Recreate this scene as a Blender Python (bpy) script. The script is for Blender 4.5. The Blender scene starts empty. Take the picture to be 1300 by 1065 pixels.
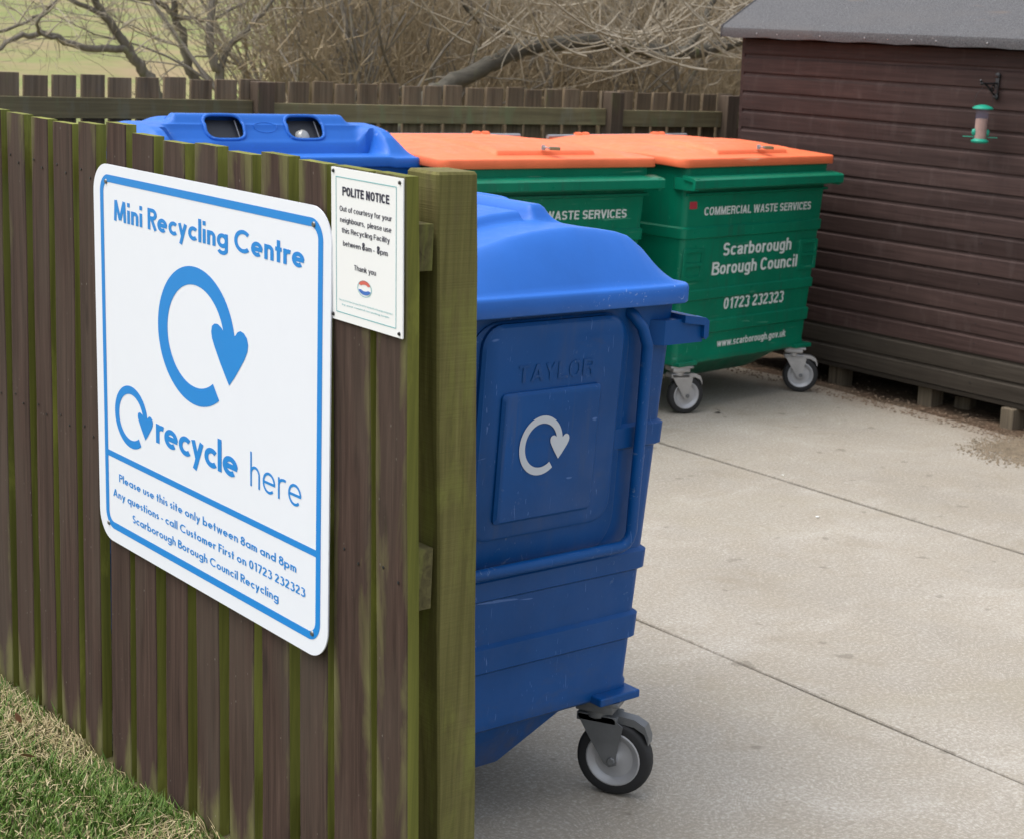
import bpy, bmesh, math, random
from mathutils import Vector, Matrix
from math import radians, sin, cos, pi
import numpy as np
rnd = random.Random(7)
sc = bpy.context.scene
C = sc.collection

# ------------------------------------------------------------------ camera, light, exposure
cam_d = bpy.data.cameras.new('camera'); cam = bpy.data.objects.new('camera', cam_d); C.objects.link(cam)
sc.camera = cam
X_ = Vector((0.77439148, -0.63078317, 0.04929937))          # camera right in world
Y_ = -Vector((-0.08985863, -0.18677507, -0.97828447))        # camera up in world
Z_ = -Vector((0.62629327, 0.75314518, -0.20131834))          # camera back in world
M = Matrix(((X_.x, Y_.x, Z_.x, 0), (X_.y, Y_.y, Z_.y, 0), (X_.z, Y_.z, Z_.z, 1.9), (0, 0, 0, 1)))
cam.matrix_world = M
cam_d.sensor_width = 36; cam_d.lens = 59.35; cam_d.shift_y = -0.0346
cam_d.clip_start = 0.05; cam_d.clip_end = 1500
cam_d.dof.use_dof = True; cam_d.dof.focus_distance = 3.9; cam_d.dof.aperture_fstop = 10.0
w = bpy.data.worlds.new('World'); sc.world = w; w.use_nodes = True
nt = w.node_tree; bg = nt.nodes['Background']
sky = nt.nodes.new('ShaderNodeTexSky'); sky.sky_type = 'NISHITA'; sky.sun_disc = False
sky.dust_density = 4.0; sky.air_density = 1.3; sky.ozone_density = 1.0
SUN_DIR = Vector((-0.36, 0.22, 0.90)).normalized()           # towards the sun
sky.sun_elevation = math.asin(SUN_DIR.z); sky.sun_rotation = math.atan2(SUN_DIR.x, SUN_DIR.y)
hs = nt.nodes.new('ShaderNodeHueSaturation'); hs.inputs['Saturation'].default_value = .42      # thin cloud over the whole sky
nt.links.new(sky.outputs[0], hs.inputs['Color']); nt.links.new(hs.outputs[0], bg.inputs[0]); bg.inputs[1].default_value = 0.15
sd = bpy.data.lights.new('sun', 'SUN'); sd.energy = 0.85; sd.angle = radians(65); sd.color = (1, .97, .92)
so = bpy.data.objects.new('sun', sd); C.objects.link(so); so.rotation_euler = SUN_DIR.to_track_quat('Z', 'Y').to_euler(); so.location = (0, 0, 6)
sc.view_settings.view_transform = 'Standard'; sc.view_settings.look = 'None'
sc.view_settings.gamma = 1; sc.view_settings.use_curve_mapping = False
sc.view_settings.exposure = 0.84

# ------------------------------------------------------------------ helpers
def tag(o, label=None, cat=None, group=None, kind=None):
    if label: o['label'] = label
    if cat: o['category'] = cat
    if group: o['group'] = group
    if kind: o['kind'] = kind
    return o
def empty(name, loc=(0, 0, 0), rz=0, parent=None):
    o = bpy.data.objects.new(name, None); C.objects.link(o); o.location = loc; o.rotation_euler = (0, 0, rz)
    o.empty_display_size = .1
    if parent: o.parent = parent
    return o
class MB:
    def __init__(s): s.v = []; s.f = []; s.m = []
    def add(s, v, f, m=0):
        b = len(s.v); s.v += [tuple(p) for p in v]; s.f += [tuple(i + b for i in q) for q in f]; s.m += [m] * len(f)
    def box(s, a, b, m=0, bev=0):
        x0, y0, z0 = a; x1, y1, z1 = b
        if bev <= 0:
            s.add([(x0, y0, z0), (x1, y0, z0), (x1, y1, z0), (x0, y1, z0), (x0, y0, z1), (x1, y0, z1), (x1, y1, z1), (x0, y1, z1)],
                  [(0, 3, 2, 1), (4, 5, 6, 7), (0, 1, 5, 4), (1, 2, 6, 5), (2, 3, 7, 6), (3, 0, 4, 7)], m)
        else:
            bm = bmesh.new(); bmesh.ops.create_cube(bm, size=1)
            for v in bm.verts: v.co = Vector(((x0 + x1) / 2 + v.co.x * (x1 - x0), (y0 + y1) / 2 + v.co.y * (y1 - y0), (z0 + z1) / 2 + v.co.z * (z1 - z0)))
            bmesh.ops.bevel(bm, geom=bm.edges[:], offset=bev, segments=2, affect='EDGES', profile=.5)
            bm.verts.index_update()
            s.add([v.co[:] for v in bm.verts], [[v.index for v in f.verts] for f in bm.faces], m); bm.free()
        return s
    def tube(s, pts, r, n=8, m=0, caps=True):
        pts = [Vector(p) for p in pts]; k = len(pts)
        rs = r if isinstance(r, (list, tuple)) else [r] * k
        up = Vector((0, 0, 1)); V = []; F = []
        t0 = (pts[1] - pts[0]).normalized()
        if abs(t0.dot(up)) > .9: up = Vector((1, 0, 0))
        a = t0.cross(up).normalized()
        for i, p in enumerate(pts):
            t = (pts[min(i + 1, k - 1)] - pts[max(i - 1, 0)]).normalized()
            a = (a - t * a.dot(t)).normalized(); b = t.cross(a)
            for j in range(n):
                q = 2 * pi * j / n; V.append(p + (a * cos(q) + b * sin(q)) * rs[i])
        for i in range(k - 1):
            for j in range(n):
                F.append((i * n + j, i * n + (j + 1) % n, (i + 1) * n + (j + 1) % n, (i + 1) * n + j))
        if caps: F.append(tuple(range(n - 1, -1, -1))); F.append(tuple((k - 1) * n + j for j in range(n)))
        s.add(V, F, m); return s
    def lathe(s, prof, n=28, m=0, axis='z', c=(0, 0, 0), caps=True):
        V = []; F = []; k = len(prof)
        for r, h in prof:
            for j in range(n):
                q = 2 * pi * j / n; a, b = r * cos(q), r * sin(q)
                p = (a, b, h) if axis == 'z' else ((a, h, b) if axis == 'y' else (h, a, b))
                V.append((p[0] + c[0], p[1] + c[1], p[2] + c[2]))
        for i in range(k - 1):
            for j in range(n): F.append((i * n + j, i * n + (j + 1) % n, (i + 1) * n + (j + 1) % n, (i + 1) * n + j))
        if caps and prof[0][0] > 1e-4: F.append(tuple(range(n - 1, -1, -1)))
        if caps and prof[-1][0] > 1e-4: F.append(tuple((k - 1) * n + j for j in range(n)))
        s.add(V, F, m); return s
    def loft(s, rings, m=0, caps=True):
        n = len(rings[0]); V = [p for r in rings for p in r]; F = []
        for i in range(len(rings) - 1):
            for j in range(n): F.append((i * n + j, i * n + (j + 1) % n, (i + 1) * n + (j + 1) % n, (i + 1) * n + j))
        if caps: F.append(tuple(range(n - 1, -1, -1))); F.append(tuple((len(rings) - 1) * n + j for j in range(n)))
        s.add(V, F, m); return s
    def build(s, name, mats, parent=None, smooth=None, loc=None):
        me = bpy.data.meshes.new(name); me.from_pydata(s.v, [], s.f)
        mats = mats if isinstance(mats, (list, tuple)) else [mats]
        for mt in mats: me.materials.append(mt)
        if len(mats) > 1: me.polygons.foreach_set('material_index', s.m)
        if smooth is not None:
            me.polygons.foreach_set('use_smooth', [True] * len(me.polygons)); me.update()
            me.set_sharp_from_angle(angle=radians(smooth))
        bm = bmesh.new(); bm.from_mesh(me); bmesh.ops.recalc_face_normals(bm, faces=bm.faces[:]); bm.to_mesh(me); bm.free()
        me.update()
        o = bpy.data.objects.new(name, me); C.objects.link(o)
        if parent: o.parent = parent
        if loc: o.location = loc
        return o
def share(o, parent=None, loc=(0, 0, 0), rot=(0, 0, 0)):
    c = o.copy(); C.objects.link(c); c.location = loc; c.rotation_euler = rot
    if parent: c.parent = parent
    return c
def rrect(hx, hy, r, z, n=5, cx=0, cy=0):
    out = []
    for (sx, sy, a0) in ((1, 1, 0), (-1, 1, 90), (-1, -1, 180), (1, -1, 270)):
        for i in range(n + 1):
            a = radians(a0 + 90 * i / n); out.append((cx + sx * (hx - r) + r * cos(a), cy + sy * (hy - r) + r * sin(a), z))
    return out

# ------------------------------------------------------------------ materials
def mat(name): 
    m = bpy.data.materials.new(name); m.use_nodes = True; t = m.node_tree; b = t.nodes['Principled BSDF']; return m, t, b
def N(t, kind, **kw):
    n = t.nodes.new(kind)
    for k, v in kw.items():
        if hasattr(n, k): setattr(n, k, v)
        else: n.inputs[k].default_value = v
    return n
def ramp(t, src, stops):
    r = t.nodes.new('ShaderNodeValToRGB'); e = r.color_ramp.elements
    while len(e) < len(stops): e.new(.5)
    for i, (p, c) in enumerate(stops): e[i].position = p; e[i].color = (c[0], c[1], c[2], 1) if isinstance(c, (tuple, list)) else (c, c, c, 1)
    t.links.new(src, r.inputs[0]); return r
def mix(t, fac, a, b):
    m = t.nodes.new('ShaderNodeMix'); m.data_type = 'RGBA'
    for sock, val in ((m.inputs[0], fac), (m.inputs[6], a), (m.inputs[7], b)):
        if hasattr(val, 'is_output'): t.links.new(val, sock)
        elif isinstance(val, (int, float)): sock.default_value = val
        else: sock.default_value = (*val, 1)
    return m.outputs[2]
def mathn(t, op, a, b=0.5, clamp=False):
    n = t.nodes.new('ShaderNodeMath'); n.operation = op; n.use_clamp = clamp
    for i, v in enumerate((a, b)):
        if hasattr(v, 'is_output'): t.links.new(v, n.inputs[i])
        else: n.inputs[i].default_value = v
    return n.outputs[0]
def coords(t, scale=(1, 1, 1), out='Object', rand=True):
    tc = t.nodes.new('ShaderNodeTexCoord'); mp = t.nodes.new('ShaderNodeMapping'); mp.inputs['Scale'].default_value = scale
    t.links.new(tc.outputs[out], mp.inputs[0])
    if rand:
        oi = t.nodes.new('ShaderNodeObjectInfo'); v = t.nodes.new('ShaderNodeVectorMath'); v.operation = 'SCALE'
        v.inputs[0].default_value = (37, 53, 71); t.links.new(oi.outputs['Random'], v.inputs['Scale']); t.links.new(v.outputs[0], mp.inputs['Location'])
    return mp.outputs[0]
def noise(t, vec, scale, detail=4, rough=.55, dist=0):
    n = N(t, 'ShaderNodeTexNoise', Scale=scale, Detail=detail, Roughness=rough, Distortion=dist); t.links.new(vec, n.inputs['Vector']); return n.outputs['Fac']
def bump(t, b, h, strength, dist=.002):
    n = t.nodes.new('ShaderNodeBump'); n.inputs['Strength'].default_value = strength; n.inputs['Distance'].default_value = dist
    t.links.new(h, n.inputs['Height']); t.links.new(n.outputs[0], b.inputs['Normal']); return n
def wood(name, base, dark, grain_axis, algae=None, algae_amt=.5, rough=.8, gscale=60, blot=6, speck=False, bstr=.6, pale=None, saw=False):
    m, t, b = mat(name)
    s = [gscale] * 3; s[grain_axis] = gscale * .035
    g = noise(t, coords(t, s), 1, 5, .6, .6)
    base_c = ramp(t, g, [(.3, dark), (.62, base), (.85, tuple(min(1, c * 1.35) for c in base))]).outputs[0]
    bl = noise(t, coords(t, (blot, blot, blot * .45)), 1, 3)
    c = mix(t, ramp(t, bl, [(.42, 0), (.7, .45)]).outputs[0], base_c, tuple(x * .62 for x in base))
    if pale:
        pn = noise(t, coords(t, (14, 14, 4)), 1, 4, .6)
        c = mix(t, ramp(t, pn, [(.55, 0), (.78, .5)]).outputs[0], c, pale)
    if algae:
        an = noise(t, coords(t, (9, 9, 2.4)), 1, 5, .65, .4)
        lo = .78 - algae_amt * .55
        c = mix(t, ramp(t, an, [(lo, 0), (lo + .13, .85)]).outputs[0], c, algae)
    if speck:
        sp = N(t, 'ShaderNodeTexVoronoi', Scale=70.0); t.links.new(coords(t, (1, 1, .35)), sp.inputs['Vector'])
        sm = ramp(t, sp.outputs['Distance'], [(.0, .7), (.07, 0)]).outputs[0]
        sn = noise(t, coords(t), 9, 2)
        c = mix(t, mathn(t, 'MULTIPLY', sm, ramp(t, sn, [(.55, 0), (.62, 1)]).outputs[0]), c, (.3, .3, .26))
    if saw:
        sn_ = noise(t, coords(t, (3, 3, 260)), 1, 3, .6, .3); c = mix(t, ramp(t, sn_, [(.40, .18), (.55, 0)]).outputs[0], c, tuple(x * .6 for x in base)); g = mathn(t, 'ADD', mathn(t, 'MULTIPLY', g, .5), mathn(t, 'MULTIPLY', sn_, .8))
    oi = t.nodes.new('ShaderNodeObjectInfo'); hv = t.nodes.new('ShaderNodeHueSaturation'); t.links.new(c, hv.inputs['Color'])
    mr = N(t, 'ShaderNodeMapRange'); mr.inputs[3].default_value = .8; mr.inputs[4].default_value = 1.22; t.links.new(oi.outputs['Random'], mr.inputs[0]); t.links.new(mr.outputs[0], hv.inputs['Value'])
    t.links.new(hv.outputs[0], b.inputs['Base Color']); b.inputs['Roughness'].default_value = rough
    b.inputs['Specular IOR Level'].default_value = .15
    bump(t, b, g, bstr, .0015); return m
def picket_face():
    # brown stained board; algae creeps in from the long edges, the foot and in blotches
    m, t, b = mat('stained_board_face')
    g = noise(t, coords(t, (70, 70, 2.2)), 1, 6, .62, .7)
    base = ramp(t, g, [(.25, (.030, .019, .015)), (.6, (.070, .044, .035)), (.88, (.115, .078, .062))]).outputs[0]
    big = noise(t, coords(t, (5, 5, 1.2)), 1, 4)
    base = mix(t, ramp(t, big, [(.45, 0), (.75, .6)]).outputs[0], base, (.085, .07, .055))
    tc = t.nodes.new('ShaderNodeTexCoord'); sx = t.nodes.new('ShaderNodeSeparateXYZ'); t.links.new(tc.outputs['Generated'], sx.inputs[0])
    e = mathn(t, 'ABSOLUTE', mathn(t, 'SUBTRACT', sx.outputs[1], .5))        # 0 centre .5 edge
    an = mathn(t, 'ADD', mathn(t, 'MULTIPLY', noise(t, coords(t, (14, 14, 3.2)), 1, 5, .65, .5), .55), mathn(t, 'MULTIPLY', noise(t, coords(t, (5, 5, 1.8)), 1, 3, .5, .3), .45))
    k = mathn(t, 'ADD', mathn(t, 'MULTIPLY', e, .42), an)
    foot = mathn(t, 'MULTIPLY', mathn(t, 'SUBTRACT', .16, sx.outputs[2], True), 2.4)
    top = mathn(t, 'MULTIPLY', mathn(t, 'SUBTRACT', sx.outputs[2], .90, True), 1.6)
    k = mathn(t, 'ADD', mathn(t, 'ADD', k, foot), top)
    at = t.nodes.new('ShaderNodeAttribute'); at.attribute_type = 'OBJECT'; at.attribute_name = 'weather'
    k = mathn(t, 'ADD', k, at.outputs['Fac'])
    c = mix(t, ramp(t, k, [(.77, 0), (.93, .85)]).outputs[0], base, (.145, .14, .055))
    c = mix(t, ramp(t, k, [(1.0, 0), (1.15, .8)]).outputs[0], c, (.25, .26, .07))
    sp = N(t, 'ShaderNodeTexVoronoi', Scale=60.0); t.links.new(coords(t, (1, 1, .4)), sp.inputs['Vector'])
    kv = N(t, 'ShaderNodeTexVoronoi', Scale=1.0); t.links.new(coords(t, (7, 7, 1.7)), kv.inputs['Vector']); c = mix(t, ramp(t, kv.outputs['Distance'], [(.03, .8), (.10, 0)]).outputs[0], c, (.02, .015, .012))
    sm = ramp(t, sp.outputs['Distance'], [(.0, .85), (.085, 0)]).outputs[0]; sn = noise(t, coords(t), 8, 2)
    c = mix(t, mathn(t, 'MULTIPLY', sm, ramp(t, sn, [(.50, 0), (.58, 1)]).outputs[0]), c, (.32, .31, .28))
    t.links.new(c, b.inputs['Base Color']); b.inputs['Roughness'].default_value = .8; b.inputs['Specular IOR Level'].default_value = .15
    bump(t, b, g, .55, .0015); return m
M_face = picket_face()
M_edge = wood('algae_board_edge', (.20, .205, .045), (.11, .115, .026), 2, (.28, .29, .06), .35, gscale=50, bstr=.4)
M_post = wood('algae_post', (.175, .16, .056), (.10, .09, .03), 2, (.20, .205, .055), .5, gscale=75, pale=(.15, .115, .07), bstr=.7, saw=True, blot=3)
M_railend = wood('rail_timber', (.13, .115, .05), (.06, .05, .026), 1, (.18, .19, .05), .4)
M_bface = wood('back_board', (.20, .15, .10), (.095, .07, .048), 2, (.14, .14, .055), .28, gscale=45, pale=(.13, .12, .10))
M_brail = wood('back_rail', (.19, .16, .088), (.11, .09, .052), 0, (.15, .16, .085), .42, gscale=45, pale=(.2, .2, .16))
M_bpost = wood('back_post', (.15, .11, .08), (.09, .066, .048), 2, (.14, .14, .06), .2, gscale=45)
M_shed = wood('shed_stain', (.060, .037, .033), (.033, .020, .018), 1, None, gscale=55, pale=(.085, .062, .058), rough=.62, bstr=.5)
M_shedlow = wood('shed_stain_mossy', (.052, .043, .034), (.032, .026, .02), 1, None, .4, gscale=55, rough=.7)
M_block = wood('bearer_timber', (.17, .14, .10), (.09, .07, .05), 2, None, gscale=60)

def height_above_ground(t):
    tc = t.nodes.new('ShaderNodeTexCoord'); sx = t.nodes.new('ShaderNodeSeparateXYZ'); t.links.new(tc.outputs['Object'], sx.inputs[0]); return sx.outputs[2]
def paint(name, col, rough=.35, mottled=.12, dirt=None, bstr=.12, bscale=30, coat=0, scuff=None, wear=None):
    m, t, b = mat(name)
    n = noise(t, coords(t), 3.2, 5, .6); c = mix(t, ramp(t, n, [(.35, 0), (.7, 1)]).outputs[0], tuple(x * (1 - mottled) for x in col), tuple(min(1, x * (1 + mottled)) for x in col))
    if dirt:
        dn = noise(t, coords(t, (4, 4, 9)), 1.6, 6, .7)
        k = mathn(t, 'ADD', dn, mathn(t, 'MULTIPLY', mathn(t, 'SUBTRACT', .5, height_above_ground(t), True), .45))
        c = mix(t, ramp(t, k, [(.62, 0), (.9, .55)]).outputs[0], c, dirt)
    if wear:
        ws = noise(t, coords(t, (26, 26, 1.6)), 1, 4, .6, .3); wk = noise(t, coords(t), 2.1, 3)
        c = mix(t, mathn(t, 'MULTIPLY', ramp(t, ws, [(.53, 0), (.68, .55)]).outputs[0], ramp(t, wk, [(.42, 0), (.6, 1)]).outputs[0]), c, wear)
        sc1 = noise(t, coords(t, (2.5, 90, 14)), 1, 2, .4, 2.2); sc2 = noise(t, coords(t, (90, 2.5, 14)), 1, 2, .4, 2.2)
        c = mix(t, mathn(t, 'ADD', ramp(t, sc1, [(.735, 0), (.75, .6)]).outputs[0], ramp(t, sc2, [(.735, 0), (.75, .6)]).outputs[0], True), c, tuple(min(1, x * 1.6 + .12) for x in col))
        low = mathn(t, 'MULTIPLY', mathn(t, 'SUBTRACT', .40, height_above_ground(t), True), 1.1)
        c = mix(t, ramp(t, mathn(t, 'ADD', low, mathn(t, 'MULTIPLY', noise(t, coords(t), 9, 6, .75), .75)), [(.52, 0), (.80, .5)]).outputs[0], c, (.10, .082, .066))
    if scuff:
        s1 = noise(t, coords(t, (3, 60, 60)), 1, 3, .5, 1.5); s2 = noise(t, coords(t), 2.3, 2)
        k = mathn(t, 'MULTIPLY', ramp(t, s1, [(.655, 0), (.70, 1)]).outputs[0], ramp(t, s2, [(.52, 0), (.6, .8)]).outputs[0])
        c = mix(t, k, c, scuff)
    t.links.new(c, b.inputs['Base Color'])
    rr = ramp(t, noise(t, coords(t), 11, 5, .65), [(.3, rough * .8), (.75, min(1, rough * 1.45))]).outputs[0]; t.links.new(rr, b.inputs['Roughness'])
    b.inputs['Specular IOR Level'].default_value = .3
    bump(t, b, noise(t, coords(t), bscale, 3), bstr, .004); return m
M_bluebody = paint('blue_painted_steel', (.0, .064, .245), .40, .12, (.05, .065, .11), scuff=(.10, .16, .3), wear=(.035, .075, .19))
M_bluelid = paint('blue_moulded_plastic', (.020, .135, .52), .42, .08, None, bstr=.05, bscale=200, scuff=(.28, .4, .72))
M_green = paint('green_painted_steel', (.001, .175, .096), .34, .12, (.05, .10, .07), scuff=(.12, .3, .2), wear=(.02, .11, .07))
M_orange = paint('orange_moulded_plastic', (.88, .185, .075), .5, .10, (.55, .20, .10), bstr=.05, bscale=200, scuff=(.95, .5, .3))
def plain(name, col, rough=.5, metal=0, spec=.5, var=.1):
    m, t, b = mat(name); n = noise(t, coords(t), 14, 4, .6)
    c = mix(t, n, tuple(x * (1 - var) for x in col), tuple(min(1, x * (1 + var)) for x in col)); t.links.new(c, b.inputs['Base Color'])
    b.inputs['Roughness'].default_value = rough; b.inputs['Metallic'].default_value = metal; b.inputs['Specular IOR Level'].default_value = spec; return m
M_tyre = plain('black_rubber', (.018, .018, .019), .7, var=.4)
M_galv = plain('galvanised_steel', (.42, .42, .43), .42, .8, var=.3)
M_galvdirty = plain('dirty_galvanised_steel', (.20, .205, .21), .55, .6, var=.35)
M_rim = plain('wheel_rim_metal', (.42, .42, .43), .4, .25, var=.15)
M_white = plain('white_sign_board', (.80, .83, .90), .35, var=.015)
M_wnotice = plain('white_notice_board', (.84, .85, .85), .4, var=.02)
M_signblue = plain('sky_blue_print', (.010, .235, .66), .4, var=.02)
M_black = plain('black_print', (.02, .02, .05), .5, var=.05)
M_teal = plain('teal_print', (.16, .45, .47), .5, var=.05)
M_redprint = plain('red_print', (.65, .13, .1), .5); M_blueprint = plain('blue_print', (.05, .16, .5), .5)
M_lightprint = plain('pale_grey_print', (.56, .60, .66), .5, var=.05)
M_whiteprint = plain('white_print', (.66, .72, .69), .5, var=.1)
M_dark = plain('dark_void', (.008, .008, .010), .6)
M_flap = plain('black_brush_flap', (.02, .022, .028), .45)
M_iron = plain('black_iron', (.012, .012, .014), .45)
M_brass = plain('weathered_brass', (.30, .24, .14), .4, .7)
M_screw = plain('screw_steel', (.2, .2, .2), .4, .7)
M_tealplastic = plain('green_feeder_plastic', (.015, .30, .20), .35)
M_seed = plain('bird_seed', (.36, .22, .15), .85, var=.35)
M_redsticker = plain('red_sticker', (.45, .04, .06), .5); M_cyansticker = plain('pale_blue_sticker', (.04, .3, .62), .4)
M_leaf = plain('dead_leaf', (.24, .115, .06), .7, var=.3); M_scrap = plain('white_scrap', (.75, .75, .72), .7)
M_glass = bpy.data.materials.new('clear_feeder_tube'); M_glass.use_nodes = True
_b = M_glass.node_tree.nodes['Principled BSDF']; _b.inputs['Base Color'].default_value = (.35, .36, .55, 1); _b.inputs['Roughness'].default_value = .15; _b.inputs['Alpha'].default_value = .14
def concrete():
    m, t, b = mat('brushed_concrete')
    co = coords(t, rand=False)
    big = noise(t, co, .9, 5, .6, .4); mid = noise(t, co, 4.5, 6, .65, .6)
    c = ramp(t, big, [(.3, (.30, .272, .23)), (.55, (.37, .34, .292)), (.75, (.44, .41, .36))]).outputs[0]
    c = mix(t, ramp(t, mid, [(.35, .6), (.62, 0)]).outputs[0], c, (.33, .29, .23))
    wh = noise(t, coords(t, (1, 1.6, 1), rand=False), 1.7, 6, .7, .8)
    c = mix(t, ramp(t, wh, [(.54, 0), (.78, .42)]).outputs[0], c, (.55, .52, .475))
    # curling brush marks
    sw = t.nodes.new('ShaderNodeTexNoise'); sw.inputs['Scale'].default_value = 1.6; t.links.new(co, sw.inputs['Vector'])
    vm = t.nodes.new('ShaderNodeVectorMath'); vm.operation = 'MULTIPLY_ADD'; t.links.new(sw.outputs['Color'], vm.inputs[0]); vm.inputs[1].default_value = (1.6, 1.6, 0); t.links.new(co, vm.inputs[2])
    wv = N(t, 'ShaderNodeTexWave', Scale=26.0, Distortion=5.0, Detail=3.0); wv.inputs['Detail Scale'].default_value = 2.2; t.links.new(vm.outputs[0], wv.inputs['Vector'])
    gr = noise(t, co, 85, 4, .8)
    fine = mathn(t, 'ADD', mathn(t, 'MULTIPLY', mathn(t, 'ADD', mathn(t, 'MULTIPLY', wv.outputs['Fac'], .45), noise(t, co, 38, 6, .75)), .15), mathn(t, 'MULTIPLY', gr, .9))
    c2 = mix(t, ramp(t, fine, [(.50, .42), (.60, 0)]).outputs[0], c, (.21, .185, .15))
    c2 = mix(t, ramp(t, fine, [(.60, 0), (.70, .38)]).outputs[0], c2, (.60, .57, .515))
    sp = noise(t, co, 46, 2, .5); c2 = mix(t, ramp(t, sp, [(.70, 0), (.75, .7)]).outputs[0], c2, (.22, .19, .15))
    st2 = noise(t, co, 2.6, 7, .75, .3); c2 = mix(t, ramp(t, st2, [(.56, 0), (.70, .40)]).outputs[0], c2, (.235, .20, .15))
    st3 = noise(t, coords(t, (9, 9, 9), rand=False), 1, 2, .4); c2 = mix(t, ramp(t, st3, [(.70, 0), (.735, .55)]).outputs[0], c2, (.17, .15, .12))
    st = noise(t, co, .55, 3, .5, 1.0)
    c2 = mix(t, ramp(t, st, [(.58, 0), (.72, .35)]).outputs[0], c2, (.30, .27, .19))
    # litter-brown edge along the shed side
    tc = t.nodes.new('ShaderNodeTexCoord'); sx = t.nodes.new('ShaderNodeSeparateXYZ'); t.links.new(tc.outputs['Object'], sx.inputs[0])
    ed = mathn(t, 'ADD', mathn(t, 'MULTIPLY', mathn(t, 'SUBTRACT', sx.outputs[0], 6.9, True), .75), mathn(t, 'MULTIPLY', mid, .8))
    c2 = mix(t, ramp(t, ed, [(.62, 0), (.95, .75)]).outputs[0], c2, (.20, .145, .095))
    t.links.new(c2, b.inputs['Base Color']); b.inputs['Roughness'].default_value = .88; b.inputs['Specular IOR Level'].default_value = .25
    bump(t, b, fine, .55, .003); return m
M_conc = concrete()
def soil(name, a, bb, c_, scale=14, bs=.8):
    m, t, b = mat(name); co = coords(t, rand=False); n1 = noise(t, co, scale, 8, .7); n2 = noise(t, co, scale * .13, 4)
    c = mix(t, ramp(t, n1, [(.35, 0), (.65, 1)]).outputs[0], a, bb); c = mix(t, ramp(t, n2, [(.4, 0), (.68, .8)]).outputs[0], c, c_)
    t.links.new(c, b.inputs['Base Color']); b.inputs['Roughness'].default_value = .95; b.inputs['Specular IOR Level'].default_value = .15
    bump(t, b, n1, bs, .02); return m
M_soil = soil('leafy_soil', (.055, .036, .024), (.16, .105, .07), (.10, .075, .05), 22)
M_joint = soil('joint_grit', (.02, .017, .013), (.05, .043, .03), (.035, .038, .02), 40)
M_lawn = soil('lawn_soil', (.075, .085, .03), (.16, .15, .07), (.22, .18, .11), 30)
M_field = soil('winter_pasture', (.15, .185, .055), (.24, .25, .10), (.29, .20, .13), 2.6, .2)
M_bank = soil('leaf_litter_bank', (.17, .12, .07), (.30, .23, .13), (.27, .22, .11), 3.0, .5)
M_bark = wood('grey_bark', (.20, .18, .15), (.11, .095, .078), 2, (.16, .17, .08), .35, gscale=26, rough=.9)
M_limb = wood('dark_limb_bark', (.115, .105, .085), (.06, .055, .045), 0, (.13, .14, .07), .35, gscale=26, rough=.9)
M_twig = plain('pale_twig', (.36, .31, .235), .8, var=.35)
M_scrub = plain('scrub_twig', (.28, .22, .135), .85, var=.45)
def felt():
    m, t, b = mat('roofing_felt'); co = coords(t, rand=False)
    n = noise(t, co, 150, 3, .8); n2 = noise(t, coords(t, (2.2, .7, 2.2), rand=False), 1.3, 5, .65); 
    c = ramp(t, n, [(.33, (.025, .025, .028)), (.66, (.125, .125, .132))]).outputs[0]
    c = mix(t, ramp(t, n2, [(.53, 0), (.7, .75)]).outputs[0], c, (.09, .085, .085))
    n3 = noise(t, coords(t, (5, 1.3, 5), rand=False), 1.1, 4); c = mix(t, ramp(t, n3, [(.62, 0), (.68, .5)]).outputs[0], c, (.13, .095, .075))
    sp = N(t, 'ShaderNodeTexVoronoi', Scale=16.0); t.links.new(co, sp.inputs['Vector']); c = mix(t, ramp(t, sp.outputs['Distance'], [(.0, .9), (.055, 0)]).outputs[0], c, (.5, .5, .48))
    t.links.new(c, b.inputs['Base Color']); b.inputs['Roughness'].default_value = .8; bump(t, b, n, .5, .002); return m
M_felt = felt()
def grassmat(name, cols):
    m, t, b = mat(name); at = t.nodes.new('ShaderNodeAttribute'); at.attribute_name = 'tint'; 
    r = ramp(t, at.outputs['Fac'], cols); t.links.new(r.outputs[0], b.inputs['Base Color']); b.inputs['Roughness'].default_value = .6; b.inputs['Specular IOR Level'].default_value = .3; return m
M_grass = grassmat('grass_blades', [(0, (.045, .10, .012)), (.45, (.11, .20, .03)), (.62, (.17, .24, .06)), (.75, (.36, .30, .15)), (1, (.50, .42, .26))])

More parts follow.
